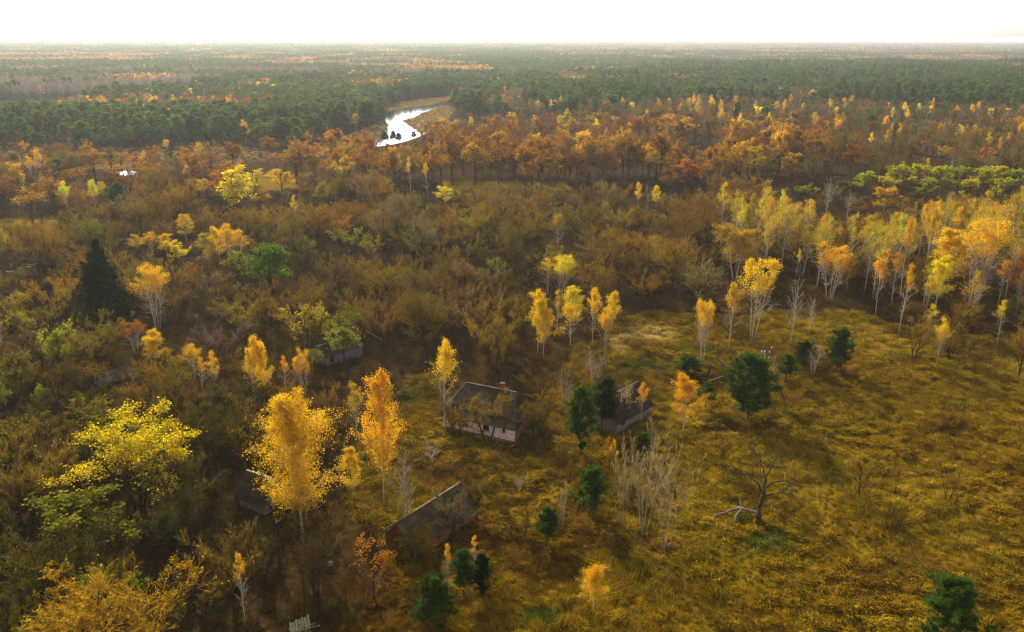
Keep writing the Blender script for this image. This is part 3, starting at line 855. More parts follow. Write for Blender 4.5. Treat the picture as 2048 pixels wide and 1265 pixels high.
# kind, object name, foot x, foot y, top y, width (photo pixels), colour, label, variant
HERO = [
 ('spruce', 'spruce_tree', 219, 638, 483, 96, PINED, 'dark conical spruce standing alone above the left thicket'),
 ('birch_clump', 'birch_tree', 319, 672, 537, 66, GOLD, 'thin-leaved birch with white forked stems beside the dark spruce'),
 ('golden', 'aspen_tree', 355, 532, 484, 74, LEM, 'bright lemon-yellow bush-like tree, the brightest of the clump beyond the spruce'),
 ('birch_full', 'birch_tree', 338, 522, 470, 44, YEL, 'yellow birch just behind the bright lemon-yellow bush'),
 ('birch_top', 'birch_tree', 311, 520, 466, 46, GOLD, 'half-bare birch between the spruce top and the bright yellow bush'),
 ('birch_full', 'birch_tree', 278, 512, 472, 30, YEL, 'small yellow birch nearest the tip of the dark spruce'),
 ('birch_full', 'birch_tree', 375, 490, 430, 64, YEL, 'broad full yellow birch highest of the clump beyond the spruce'),
 ('birch_full', 'birch_tree', 421, 540, 470, 42, (0.5, 0.40, 0.02), 'yellow-green birch at the spruce side of the golden row before the green tree'),
 ('birch_full', 'birch_tree', 442, 535, 455, 42, YEL, 'tall golden birch in the row before the round green tree'),
 ('birch_top', 'birch_tree', 463, 540, 450, 44, GOLD, 'tallest orange-gold birch in the row before the round green tree'),
 ('birch_top', 'birch_tree', 486, 535, 460, 40, GOLD, 'golden birch nearest the round green tree'),
 ('lime_open', 'leafy_tree', 478, 560, 500, 60, LIME, 'loose lime-leaved tree touching the round green tree'),
 ('green_round', 'leafy_tree', 545, 582, 486, 108, GREEN, 'dense round tree still fully green in the brown thicket'),
 ('olive_shrub', 'leafy_shrub', 615, 522, 478, 50, OLIVE, 'low olive shrub just beyond the round green tree'),
 ('olive_shrub', 'leafy_shrub', 700, 500, 458, 70, LIME, 'wide yellow-green shrub in the middle of the brown thicket'),
 ('olive_shrub', 'leafy_shrub', 745, 520, 470, 60, OLIVE, 'olive-yellow shrub next to the wide yellow-green one'),
 ('olive_shrub', 'leafy_shrub', 955, 525, 485, 46, LIME, 'lone yellow-green shrub in the dark thicket beyond the house'),
 ('birch_clump', 'birch_tree', 278, 715, 645, 58, (0.46, 0.20, 0.012), 'sparse rusty birch behind the yellow birch of the ruined shed'),
 ('birch_full', 'birch_tree', 316, 745, 666, 52, YEL, 'short bright yellow birch beside the ruined timber shed'),
 ('birch_top', 'birch_tree', 396, 768, 692, 38, GOLD, 'birch with only its cap in leaf below the violet shrub dome'),
 ('birch_slim', 'birch_tree', 411, 800, 720, 26, ORA, 'thin nearly bare birch right behind the leaf-capped one'),
 ('birch_slim', 'birch_tree', 439, 832, 708, 30, GOLD, 'slender tall birch alone between the leaf-capped birch and the row of four'),
 ('birch_top', 'birch_tree', 515, 836, 702, 36, YEL, 'first of the row of four birches behind the big golden birch'),
 ('birch_full', 'birch_tree', 533, 830, 677, 40, GOLD, 'tallest of the row of four birches behind the big golden birch'),
 ('birch_slim', 'birch_tree', 577, 808, 715, 24, ORA, 'narrow orange birch, the smallest of the row of four'),
 ('birch_clump', 'birch_tree', 611, 803, 702, 42, ORA, 'orange many-stemmed birch ending the row of four'),
 ('birch_grand', 'birch_tree', 612, 1092, 790, 150, (0.80, 0.53, 0.008), 'largest golden birch, full crown, in front of the grey cottage roof', 0),
 ('lime_open', 'leafy_tree', 133, 768, 650, 70, LIME, 'yellow-green tree standing in front of the dark spruce'),
 ('olive_shrub', 'leafy_shrub', 50, 700, 626, 66, OLIVE, 'yellow-topped shrub at the left edge below the spruce'),
 ('lime_open', 'leafy_shrub', 98, 825, 772, 48, LIME, 'small lime bush below the yellow-green tree'),
 ('lime_open', 'leafy_shrub', 14, 838, 772, 44, LIME, 'lime bush cut by the left edge of the picture'),
 ('olive_shrub', 'leafy_shrub', 614, 700, 608, 104, (0.36, 0.28, 0.02), 'open shrub dotted with sparse yellow leaves above the row of four birches'),
 ('lime_open', 'leafy_tree', 692, 735, 655, 74, (0.26, 0.27, 0.03), 'pale green leafy tree hiding a ruined wall'),
 ('lime_open', 'leafy_shrub', 626, 752, 700, 46, (0.28, 0.28, 0.03), 'small pale green bush beside the tree that hides a ruin'),
 ('shrub', 'bare_shrub', 215, 795, 748, 56, (0.22, 0.175, 0.14), 'pale silvery bare bush in front of the ruined timber shed'),
 ('shrub', 'bare_shrub', 450, 728, 640, 150, (0.17, 0.115, 0.085), 'wide violet-grey dome of bare twigs above the leaf-capped birch'),
 ('shrub', 'bare_shrub', 660, 835, 770, 60, BR1, 'bare bush between the row of four birches and the golden meadow birch'),
 ('birch_top', 'birch_tree', 895, 870, 676, 56, YEL, 'birch with a pointed yellow crown at the corner of the pink-walled house'),
 ('birch_full', 'birch_tree', 772, 1030, 752, 84, ORA, 'tall orange-gold birch in the meadow between the big birch and the house', 1),
 ('birch_top', 'birch_tree', 716, 900, 768, 38, (0.5, 0.35, 0.02), 'slim yellow-green birch behind the tall orange-gold meadow birch'),
 ('birch_bare', 'birch_tree', 818, 1090, 890, 70, (0.5, 0.2, 0.012), 'almost bare white birch at the gable of the red brick shed'),
 ('birch_full', 'birch_tree', 711, 1010, 902, 46, YEL, 'compact yellow birch between the big golden birch and the red brick shed'),
 ('birch_bare', 'birch_sapling', 868, 930, 872, 60, ORA, 'low thin orange sapling in front of the pink-walled house'),
 ('birch_full', 'birch_tree', 1077, 712, 580, 42, YEL, 'rear birch of the yellow trio beyond the house', 0),
 ('birch_full', 'birch_tree', 1087, 722, 600, 52, YEL, 'front birch of the yellow trio beyond the house', 3),
 ('birch_slim', 'birch_tree', 1116, 668, 580, 22, ORA, 'thin orange birch between the yellow trio and the lemon birch'),
 ('birch_full', 'birch_tree', 1148, 650, 570, 46, LEM, 'lemon-yellow birch standing behind a shorter golden one beyond the house'),
 ('birch_top', 'birch_tree', 1143, 695, 604, 42, YEL, 'shorter golden birch in front of the lemon one'),
 ('birch_clump', 'birch_tree', 1126, 605, 511, 48, LEM, 'tall lemon-topped birch farthest back above the yellow trio'),
 ('birch_slim', 'birch_tree', 1097, 590, 517, 34, YEL, 'faint yellow birch beside the tall lemon-topped one'),
 ('birch_top', 'birch_tree', 1187, 695, 570, 34, GOLD, 'orange-capped birch with bare white stem at the edge of the straw patch'),
 ('birch_full', 'birch_tree', 1226, 665, 577, 34, YEL, 'yellow birch overlooking the straw patch', 1),
 ('birch_top', 'birch_tree', 1211, 722, 614, 36, GOLD, 'golden birch with charred foot in front of the straw patch'),
 ('birch_bare', 'birch_tree', 1133, 818, 735, 40, ORA, 'nearly bare birch just behind the pink-walled house'),
 ('birch_bare', 'birch_sapling', 1190, 775, 700, 56, ORA, 'loose orange sapling above the two dark pines'),
 ('pine_young', 'pine_tree', 1164, 905, 770, 64, PINE, 'upright green pine at the gable side of the pink-walled house'),
 ('pine_slim', 'pine_tree', 1206, 868, 748, 60, (0.05, 0.06, 0.014), 'dark thin-crowned pine in front of the brown gabled shed'),
 ('birch_full', 'birch_tree', 1366, 872, 745, 64, ORA, 'bright orange birch in the meadow beside the brown gabled shed', 3),
 ('birch_top', 'birch_sapling', 1284, 848, 764, 24, ORA, 'small orange-tipped birch growing in front of the shed roof'),
 ('meadow_bare', 'bare_tree', 1235, 850, 770, 60, POPC, 'pale leaning bare tree against the brown shed roof'),
 ('birch_full', 'birch_tree', 1470, 565, 450, 84, (0.50, 0.33, 0.015), 'broad yellow birch at the edge of the birch grove'),
 ('birch_top', 'birch_tree', 1459, 700, 565, 46, (0.58, 0.38, 0.015), 'slender birch with white spreading lower boughs beside the twin-crowned one'),
 ('birch_clump', 'birch_tree', 1505, 690, 512, 84, YEL, 'twin-crowned yellow birch, tallest at the meadow edge', 0),
 ('birch_clump', 'birch_tree', 1405, 730, 600, 46, GOLD, 'double-stemmed birch behind the fallen timber frame'),
 ('birch_bare', 'birch_tree', 1397, 690, 582, 34, ORA, 'thin rusty birch behind the double-stemmed one'),
 ('birch_bare', 'birch_tree', 1582, 695, 555, 42, GOLD, 'almost leafless birch pair beyond the utility pole'),
 ('birch_clump', 'birch_tree', 1660, 605, 483, 82, ORA, 'spreading birch cluster with a thin orange top', 1),
 ('birch_top', 'birch_tree', 1752, 638, 498, 36, ORA, 'nearer to the orange cluster of two leaning orange-tipped birches'),
 ('birch_slim', 'birch_tree', 1784, 615, 503, 30, ORA, 'second of two leaning orange-tipped birches'),
 ('birch_slim', 'birch_tree', 1592, 560, 500, 16, YEL, 'small yellow-tipped birch between two big birches of the grove'),
 ('birch_bare', 'birch_tree', 1620, 668, 590, 36, (0.4, 0.2, 0.02), 'rusty thin birch just behind the meadow pines'),
 ('birch_full', 'birch_tree', 1868, 632, 512, 56, LEM, 'yellow-green birch standing out of the birch grove'),
 ('birch_top', 'birch_tree', 1848, 640, 548, 26, YEL, 'small yellow birch at the foot of the yellow-green one'),
 ('birch_clump', 'birch_tree', 1945, 625, 435, 100, GOLD, 'great golden birch of the grove with long bare stems', 2),
 ('birch_full', 'birch_tree', 1880, 600, 455, 80, YEL, 'tall yellow birch just behind the yellow-green one'),
 ('birch_slim', 'birch_tree', 1998, 610, 520, 30, ORA, 'thin-stemmed orange birch on the nearer flank of the grove'),
 ('birch_slim', 'birch_tree', 2035, 622, 540, 26, ORA, 'thin birch at the edge of the picture in the grove'),
 ('birch_top', 'birch_tree', 1872, 735, 632, 32, YEL, 'slender birch with one round ball of yellow leaves on top', 1),
 ('pine_young', 'pine_tree', 1498, 838, 706, 96, PINE, 'largest bushy green pine in the meadow'),
 ('pine_young', 'pine_tree', 1676, 740, 654, 54, PINE, 'dark round-topped pine beside the white meadow birch'),
 ('pine_young', 'pine_tree', 1608, 733, 682, 44, (0.05, 0.07, 0.014), 'olive pine half hidden behind the white meadow birch'),
 ('pine_slim', 'pine_tree', 1572, 768, 710, 36, PINE, 'small pine between the largest pine and the white birch'),
 ('pine_young', 'pine_tree', 1378, 752, 710, 48, PINE, 'low dark pine behind the bright orange birch'),
 ('pine_slim', 'pine_tree', 1412, 818, 768, 36, PINE, 'small pine between the orange birch and the largest pine'),
 ('birch_bare', 'birch_tree', 1627, 752, 688, 40, ORA, 'leafless white birch in front of the dark pines', 2),
 ('birch_bare', 'birch_sapling', 1548, 770, 705, 22, ORA, 'thin orange sapling pair beside the largest pine'),
 ('meadow_bare', 'bare_tree', 1577, 822, 765, 62, BR1, 'small forked bare tree beside the largest pine'),
 ('bare', 'bare_tree', 1830, 722, 632, 80, BR1, 'wide bare tree at the meadow edge beside the ball-topped birch'),
 ('bare', 'bare_tree', 1902, 716, 628, 70, BR1, 'bare tree leaning behind the ball-topped birch'),
 ('bare', 'bare_tree', 2040, 752, 640, 70, BR1, 'bare tree at the picture edge by the meadow'),
 ('poplar', 'poplar_tree', 1290, 1066, 858, 100, POPC, 'rear grey poplar of the leafless clump in the meadow', 0),
 ('poplar', 'poplar_tree', 1248, 1055, 880, 60, POPC, 'small grey poplar at the house side of the leafless clump', 1),
 ('poplar', 'poplar_tree', 1333, 1098, 872, 104, POPC, 'front grey poplar of the leafless clump in the meadow', 1),
 ('pine_slim', 'pine_tree', 1290, 930, 862, 34, PINE, 'small pine seen through the grey poplar clump'),
 ('golden', 'birch_sapling', 1222, 940, 872, 28, GOLD, 'orange bush behind the grey poplar clump'),
 ('pine_young', 'pine_tree', 1182, 1034, 938, 70, PINE, 'green pine beside the grey poplar clump'),
 ('pine_slim', 'pine_tree', 1098, 1092, 1018, 46, (0.04, 0.085, 0.014), 'small bright green pine standing free in the meadow'),
 ('bare', 'bare_tree', 1128, 952, 885, 30, BR3, 'dark bare stump-like tree in front of the upright pine'),
 ('birch_full', 'birch_tree', 1190, 1232, 1130, 68, GOLD, 'bushy golden birch low in the near meadow', 0),
 ('oak_sparse', 'oak_tree', 752, 1200, 1085, 82, (0.50, 0.21, 0.012), 'young oak holding orange leaves in front of the red brick shed'),
 ('birch_slim', 'birch_sapling', 901, 1192, 1092, 26, ORA, 'thin white sapling with an orange tip among three near pines'),
 ('birch_slim', 'birch_sapling', 953, 1165, 1072, 22, ORA, 'thin orange-tipped sapling nearest the red brick shed wall'),
 ('pine_young', 'pine_tree', 873, 1262, 1147, 78, PINE, 'nearest pine of the three below the red brick shed'),
 ('pine_slim', 'pine_tree', 931, 1200, 1100, 46, (0.04, 0.08, 0.014), 'bright middle pine of the three below the red brick shed'),
 ('pine_young', 'pine_tree', 968, 1190, 1108, 44, PINED, 'dark pine of the three below the red brick shed'),
 ('pine_young', 'pine_tree', 1897, 1290, 1157, 122, PINE, 'round bushy pine alone in the near meadow'),
 ('meadow_bare', 'bare_tree', 1722, 990, 902, 82, BR1, 'largest of three small bare trees in the open meadow'),
 ('meadow_bare', 'bare_tree', 1794, 984, 916, 48, BR1, 'smallest of three bare trees in the open meadow'),
 ('meadow_bare', 'bare_tree', 1897, 1006, 916, 72, BR1, 'third small bare tree, farthest from the dead tree'),
 ('meadow_bare', 'bare_tree', 1447, 930, 868, 40, BR1, 'wispy bare sapling beyond the dead tree'),
 ('meadow_bare', 'bare_tree', 1052, 1083, 1018, 46, BR3, 'small dark bare tree beside the free-standing little pine'),
 ('birch_bare', 'birch_sapling', 1042, 992, 950, 26, ORA, 'tiny orange sapling in the grass below the house'),
 ('birch_bare', 'birch_sapling', 1128, 1062, 965, 20, ORA, 'thin white sapling between the two meadow pines'),
 ('sprawl', 'leafy_tree', 285, 1012, 824, 262, (0.66, 0.54, 0.010), 'sprawling tree with loose bright yellow leaves above the dark thicket', 1),
 ('bare', 'bare_tree', 384, 1034, 880, 136, (0.13, 0.10, 0.02), 'olive-brown bare tree touching the sprawling yellow tree'),
 ('green_round', 'leafy_tree', 170, 1145, 1006, 216, (0.22, 0.22, 0.014), 'broad green-gold tree low in the left thicket'),
 ('rusty', 'leafy_tree', 255, 1335, 1128, 300, (0.40, 0.245, 0.014), 'wide thin crown of orange-brown leaves at the bottom edge', 1),
 ('bare_tall', 'bare_tree', 634, 1192, 1040, 140, (0.16, 0.10, 0.025), 'tall bare many-twigged tree below the big golden birch'),
 ('birch_slim', 'birch_tree', 496, 1255, 1108, 34, ORA, 'thin white birch in the dark thicket near the plank heap'),
 ('bare', 'bare_tree', 955, 1035, 945, 60, BR3, 'dark bare tree at the far end of the red brick shed'),
 ('bare', 'bare_tree', 905, 1072, 975, 90, (0.15, 0.12, 0.06), 'grey bare tree leaning over the red brick shed roof'),
 ('bare', 'bare_tree', 835, 1135, 1050, 90, BR3, 'bare tree at the near gable of the red brick shed'),
 ('shrub', 'bare_tree', 905, 868, 800, 60, BR1, 'low bare tree against the left end of the pink wall'),
 ('meadow_bare', 'bare_tree', 918, 880, 800, 54, BR3, 'bare tree in front of the first window of the pink-walled house'),
 ('meadow_bare', 'bare_tree', 978, 886, 785, 110, BR1, 'forked bare tree spreading over the roof of the pink-walled house'),
 ('bare', 'bare_tree', 1076, 880, 790, 80, BR3, 'dark bare tree at the door end of the pink-walled house'),
 ('shrub', 'bare_shrub', 1000, 745, 660, 80, BR1, 'grey-brown bush right behind the pink-walled house'),
 ('shrub', 'bare_shrub', 1080, 800, 735, 100, (0.15, 0.095, 0.02), 'tawny bush behind the door end of the pink-walled house'),
 # --- the middle distance
 ('golden', 'aspen_tree', 43, 383, 327, 38, YEL, 'yellow aspen at the left edge of the marsh'),
 ('oak', 'oak_tree', 193, 368, 304, 52, OAKC, 'orange oak at the marsh edge, tallest on that side'),
 ('birch_full', 'birch_tree', 207, 394, 366, 18, YEL, 'small yellow birch below the orange oak of the marsh'),
 ('birch_full', 'birch_tree', 407, 399, 360, 24, YEL, 'yellow birch alone in the brown wood before the tall aspen'),
 ('golden', 'aspen_tree', 473, 436, 336, 78, LEM, 'tall yellow aspen, the brightest tree of the left wood'),
 ('golden', 'aspen_tree', 516, 372, 340, 26, LEM, 'small bright aspen just behind the tall yellow one'),
 ('golden', 'aspen_tree', 566, 388, 340, 60, YEL, 'wide yellow aspen between the tall one and the oak belt'),
 ('oak_dense', 'oak_tree', 468, 335, 286, 56, OAKC, 'round orange oak beside the marsh end'),
 ('oak_dense', 'oak_tree', 629, 358, 309, 40, OAKY, 'yellow-orange oak at the near end of the river bank'),
 ('oak', 'oak_tree', 543, 316, 274, 34, OAKC, 'orange oak standing before the river bank'),
 ('birch_full', 'birch_tree', 335, 306, 282, 14, YEL, 'tiny yellow birch on the marsh before the pine wood'),
 ('oak_sparse', 'oak_tree', 68, 460, 374, 78, (0.44, 0.26, 0.016), 'brownish thin-leaved broad tree near the left clearing'),
 ('lime_open', 'leafy_tree', 645, 418, 364, 38, OLIVE, 'olive crooked tree between the tall aspen and the single aspen'),
 ('birch_slim', 'birch_tree', 823, 398, 315, 18, YEL, 'white-stemmed birch with a yellow tip before the oak belt'),
 ('birch_slim', 'birch_tree', 857, 396, 326, 18, GOLD, 'second thin birch before the oak belt'),
 ('golden', 'aspen_tree', 885, 414, 373, 40, LEM, 'single bright yellow aspen below the oak belt'),
 ('oak', 'oak_tree', 950, 373, 284, 54, OAKY, 'yellow-topped oak standing tallest in the oak belt'),
 ('oak', 'oak_tree', 866, 382, 287, 60, OAKC, 'broad amber oak of the belt behind the thin birches'),
 ('oak_sparse', 'oak_tree', 998, 372, 290, 44, OAKD, 'half-bare dark oak next to the lone round oak'),
 ('oak_dense', 'oak_tree', 1052, 385, 292, 60, OAKC, 'lone round orange oak standing forward of the oak belt'),
 ('oak', 'oak_tree', 1155, 382, 304, 62, OAKD, 'rust-brown oak beside the lone round oak'),
 ('oak', 'oak_tree', 1112, 372, 306, 40, OAKY, 'small yellow oak squeezed behind two rust oaks'),
 ('oak', 'oak_tree', 1213, 372, 295, 46, OAKC, 'amber oak midway between the round oak and the bright orange one'),
 ('oak', 'oak_tree', 1268, 362, 284, 44, OAKD, 'dark oak behind the pair of yellow spires'),
 ('oak', 'oak_tree', 1297, 366, 292, 44, OAKY, 'olive-yellow oak behind the pair of yellow spires'),
 ('oak_dense', 'oak_tree', 1377, 380, 318, 58, (0.52, 0.20, 0.013), 'bright orange oak at the end of the oak belt'),
 ('oak_dense', 'oak_tree', 1584, 366, 306, 64, OAKY, 'orange-yellow oak beyond the bright orange one'),
 ('oak_dense', 'oak_tree', 1700, 346, 285, 60, (0.34, 0.13, 0.015), 'dull rust oak before the mauve wood'),
 ('oak', 'oak_tree', 1821, 332, 285, 28, OAKD, 'narrow leaning rust oak beyond the lime grove'),
 ('oak_sparse', 'oak_tree', 1886, 334, 288, 44, OAKY, 'dark-limbed oak with few yellow leaves beyond the lime grove'),
 ('oak_dense', 'oak_tree', 1770, 432, 373, 58, OAKY, 'orange oak standing in front of the lime grove'),
 ('oak', 'oak_tree', 1416, 294, 234, 34, OAKD, 'dark orange oak far back beyond the small pond'),
 ('birch_top', 'birch_tree', 1440, 264, 215, 18, YEL, 'yellow-tipped birch far back beyond the small pond'),
 ('birch_full', 'birch_tree', 1276, 414, 364, 16, YEL, 'narrow yellow spire, the first of two in the brown thicket'),
 ('birch_full', 'birch_tree', 1313, 420, 370, 18, LEM, 'narrow lemon spire, the second of two in the brown thicket'),
 ('birch_bare', 'birch_tree', 1296, 412, 366, 18, POPC, 'bare pale birch between the two yellow spires'),
 ('birch_top', 'birch_tree', 1116, 505, 429, 42, (0.48, 0.34, 0.02), 'pale thin yellow birch rising from the middle of the thicket'),
 ('birch_bare', 'birch_tree', 1652, 440, 350, 34, POPC, 'tall dead-white birch in front of the lime grove'),
 ('birch_bare', 'birch_tree', 1695, 440, 380, 28, POPC, 'shorter bare birch beside the dead-white one'),
 ('olive_shrub', 'leafy_shrub', 1611, 396, 366, 52, LIME, 'yellow-green shrub between the oak belt and the lime grove'),
 ('pine_stand', 'pine_tree', 773, 293, 266, 16, PINED, 'first of three dark pines at the river bend'),
 ('pine_stand', 'pine_tree', 787, 293, 263, 14, PINED, 'middle and tallest of three dark pines at the river bend'),
 ('pine_stand', 'pine_tree', 799, 294, 267, 14, PINED, 'third of three dark pines at the river bend'),
 ('pine_stand', 'pine_tree', 829, 282, 264, 12, PINED, 'small dark pine apart from the three at the river bend'),
 ('pine_stand', 'pine_tree', 912, 232, 200, 24, PINE, 'full green pine at the tip of the golden river bank'),
 ('pine_stand', 'pine_tree', 962, 240, 200, 26, PINE, 'tall green pine on the oak side of the river bank'),
 ('pine_stand', 'pine_tree', 345, 328, 306, 22, PINE, 'green pine in the marsh beside the orange oaks'),
]
GROUPS = {'birch_tree': 'birches in autumn leaf', 'birch_sapling': 'thin saplings in the meadow', 'oak_tree': 'oaks with orange leaves', 'pine_tree': 'green pines', 'bare_tree': 'leafless brown trees',
          'bare_shrub': 'leafless brown shrubs', 'leafy_tree': 'trees still in green or yellow leaf', 'leafy_shrub': 'shrubs still in leaf', 'aspen_tree': 'yellow aspens', 'poplar_tree': 'grey leafless poplars',
          'locust_tree': 'lime-green trees of the grove', 'spruce_tree': None}
for h in HERO:
    kind, name, px, base, top, w, col, lab = h[:8]
    g = at(px, base); Hh = tall(px, base, top)
    dep = proj(g[0], g[1], Hh * 0.6)[2]
    put_tree(kind, name, g[0], g[1], Hh, w * dep / F_PX, col, lab, GROUPS[name], var=h[8] if len(h) > 8 else None)
N_HERO = {}
for h in HERO: N_HERO[h[1]] = N_HERO.get(h[1], 0) + 1

# the lime-green grove beyond the thicket
for px, base, top, w, c, lab in (
        (1735, 398, 341, 54, 0, 'outermost lime-green tree of the grove, on the oak side'), (1768, 404, 350, 40, 1, 'low lime tree in front of the outermost grove tree'),
        (1790, 392, 327, 56, 0, 'tallest lime-green tree at the oak end of the grove'), (1832, 392, 326, 54, 1, 'bright lime tree above the orange oak, tall in the grove'),
        (1872, 396, 328, 54, 0, 'wide-crowned lime tree at the middle of the grove'), (1912, 394, 330, 50, 2, 'deep green-gold tree at the middle of the grove'),
        (1955, 392, 329, 54, 0, 'broad lime tree beyond the middle of the grove'), (1990, 390, 328, 50, 1, 'bright lime tree towards the far end of the grove'),
        (2022, 394, 334, 46, 2, 'deep green tree near the picture edge in the lime grove'), (2052, 396, 332, 50, 0, 'last lime tree of the grove, cut by the picture edge'),
        (1850, 408, 352, 44, 2, 'lower deep green tree at the front of the lime grove'), (1935, 410, 354, 46, 1, 'lower bright lime tree at the front of the grove'),
        (2005, 410, 352, 44, 0, 'lower lime tree at the front near the picture edge'), (1720, 384, 348, 36, 2, 'small deep green tree behind the outermost grove tree')):
    g = at(px, base); Hh = tall(px, base, top)
    put_tree('locust', 'locust_tree', g[0], g[1], Hh, w * proj(g[0], g[1], 8)[2] / F_PX, ((0.42, 0.42, 0.012), (0.50, 0.46, 0.012), (0.32, 0.36, 0.012))[c], lab, GROUPS['locust_tree'])

# ------------------------------------------------------------------ the rest of the woods, tree by tree
BUILT = [(-4.5, 98.0, 9.0), (-4.5, 73.5, 6.0)]      # keep clear of the buildings (x, y, radius); more are added below
for px, py, r in ((1265, 838, 6), (508, 1018, 3.2), (255, 765, 2.5), (40, 560, 3), (690, 722, 2.5), (606, 1262, 3.0)):
    g = at(px, py); BUILT.append((g[0], g[1], r))

class Near:
    def __init__(s, cell=6.0):
        s.c, s.d = cell, {}
    def add(s, x, y, r):
        s.d.setdefault((int(x // s.c), int(y // s.c)), []).append((x, y, r))
    def hit(s, x, y, r):
        i, j = int(x // s.c), int(y // s.c)
        for a in (i - 1, i, i + 1):
            for b in (j - 1, j, j + 1):
                for q in s.d.get((a, b), ()):
                    if (q[0] - x) ** 2 + (q[1] - y) ** 2 < (r + q[2]) ** 2: return True
        return False
NEAR = Near()
for t in TREES: NEAR.add(*t)

def grid(x0, x1, y0, y1, step, g):
    a, b = np.meshgrid(np.arange(x0, x1, step), np.arange(y0, y1, step))
    a = a.ravel() + g.uniform(-0.45, 0.45, a.size) * step
    b = b.ravel() + g.uniform(-0.45, 0.45, b.size) * step
    i = g.permutation(a.size)
    return a[i], b[i]

SHOWN = []      # photo boxes of the singled-out trees; nothing grown at random may stand in front of them
for h in HERO:
    hb, ht_, hw_ = h[3], h[4], h[5]
    SHOWN.append((h[2], hb, ht_, hw_, 0.97 if h[0] == 'spruce' else 0.5 if (h[2] > 1430 and 430 < ht_ < 560) or (h[2] < 700 and hb > 690) else 0.80 if hb - ht_ > 40 else 0.9))
for q in ((1880, 398, 328, 350),): SHOWN.append((*q, 0.80))
SHOWN.append((606, 1262, 1238, 60, 1.0)); SHOWN.append((980, 870, 765, 180, 1.0)); SHOWN.append((1265, 840, 762, 70, 0.9)); 
SHOWN = np.array(SHOWN, float)
def hides(x, y, H, W):
    bx, by, dep = (float(v) for v in proj(x, y, 0))
    tx, ty, _ = (float(v) for v in proj(x, y, H * 0.95))
    w = W * F_PX / dep
    m = (SHOWN[:, 1] < by) & (np.abs(SHOWN[:, 0] - tx) < 0.40 * (SHOWN[:, 3] + w)) & (ty < SHOWN[:, 2] + (SHOWN[:, 1] - SHOWN[:, 2]) * SHOWN[:, 4])
    return bool(m.any())

CAND = []       # (kind, object name, x, y, H, W, colour)
def jit(c, g, k=0.16):
    f = 1 + g.normal() * k
    return tuple(max(0.004, v * f * (1 + g.normal() * k * 0.5)) for v in c)

def fill(poly, step, mix, seed, gap=1.2, z=0.0, y_min=55, y_max=900, thin=None):
    """mix: list of (weight, kind, object name, (h0, h1), (w0, w1), colours)"""
    g = np.random.default_rng(seed)
    p = np.array(poly, float)
    far = min(y_max, at(p[0][0], max(p[:, 1].min(), 84))[1] * 1.05)
    near = max(y_min, at(p[0][0], p[:, 1].max())[1] * 0.95)
    hw = far * 0.70 + 10
    x, y = grid(-hw, hw, near, far, step, g)
    px, py, _ = proj(x, y, z)
    ok = inpoly(px, py, poly) & (px > -170) & (px < 2200)
    qx, qy, _ = proj(x, y, 0)
    for o in OPEN: ok &= ~inpoly(qx, qy, o)
    if thin is not None: ok &= thin(x, y, px, py)
    w = np.array([m[0] for m in mix]); w = np.cumsum(w / w.sum())
    for xx, yy in zip(x[ok], y[ok]):
        if NEAR.hit(xx, yy, gap): continue
        if any((xx - bx) ** 2 + (yy - by) ** 2 < r * r for bx, by, r in BUILT): continue
        m = mix[int(np.searchsorted(w, g.random()))]
        H = g.uniform(*m[3]); W = g.uniform(*m[4])
        age = float(vnoise(xx / 70, yy / 110, 95)) if m[1] == 'pine_stand' else 0.5
        H *= 0.78 + 0.44 * age
        if hides(xx, yy, H, W):
            H2 = H * 0.62
            if m[1] == 'pine_stand' or hides(xx, yy, H2, W * 0.8): continue
            H, W = H2, W * 0.8
        NEAR.add(xx, yy, gap)
        CAND.append((m[1], m[2], xx, yy, H, W, jit(m[5][int(g.integers(len(m[5])))], g, 0.24 if m[1] == 'pine_stand' else 0.16)))

THORN = [BR1, BR1, BR3, BR2, (0.27, 0.158, 0.014), (0.23, 0.175, 0.016), (0.21, 0.135, 0.03), (0.29, 0.185, 0.018)]
GOLDO, YELO = (0.58, 0.38, 0.010), (0.56, 0.44, 0.012)
AUTUMN = [YEL, GOLD, ORA, LEM]
# the oak belt
fill([(560, 352), (850, 345), (1640, 330), (1660, 384), (1250, 392), (1140, 384), (1000, 376), (900, 378), (880, 396), (640, 398)], 5.4,
     [(0.52, 'oak', 'oak_tree', (14, 18), (7, 10), [OAKC, OAKC, OAKY, OAKD]), (0.26, 'oak_sparse', 'oak_tree', (14, 18), (7, 10), [OAKD, OAKC]), (0.22, 'bare', 'bare_tree', (10, 14), (6, 8), [BR3, BR2])], 31, 2.3)
fill([(880, 285), (1100, 278), (1640, 272), (1660, 318), (850, 330), (700, 335), (840, 300)], 6.2,
     [(0.30, 'oak', 'oak_tree', (11, 15), (7, 10), [OAKC, OAKD, OAKY]), (0.2, 'oak_sparse', 'oak_tree', (11, 15), (7, 10), [OAKD]), (0.45, 'bare', 'bare_tree', (10, 13), (6, 9), [BR3, BR2]), (0.05, 'birch_top', 'birch_tree', (11, 14), (3, 4), AUTUMN)], 32, 2.6)
# left middle wood, between the marsh and the thicket
fill([(-160, 345), (280, 345), (480, 330), (620, 335), (640, 390), (620, 440), (-160, 440)], 6.6,
     [(0.52, 'bare', 'bare_tree', (8, 13), (7, 10), [BR3, BR2, BR1]), (0.2, 'oak_sparse', 'oak_tree', (9, 13), (6, 9), [OAKD, OAKC]), (0.1, 'oak', 'oak_tree', (9, 13), (6, 9), [OAKC, OAKD]), (0.07, 'birch_top', 'birch_tree', (9, 12), (3, 4), AUTUMN), (0.05, 'pine_stand', 'pine_tree', (7, 10), (5, 6), [PINE])], 33, 2.4,
     thin=lambda x, y, px, py: ~inpoly(px, py, CLEARING[1]) & ~inpoly(px, py, CLEARING[2]))
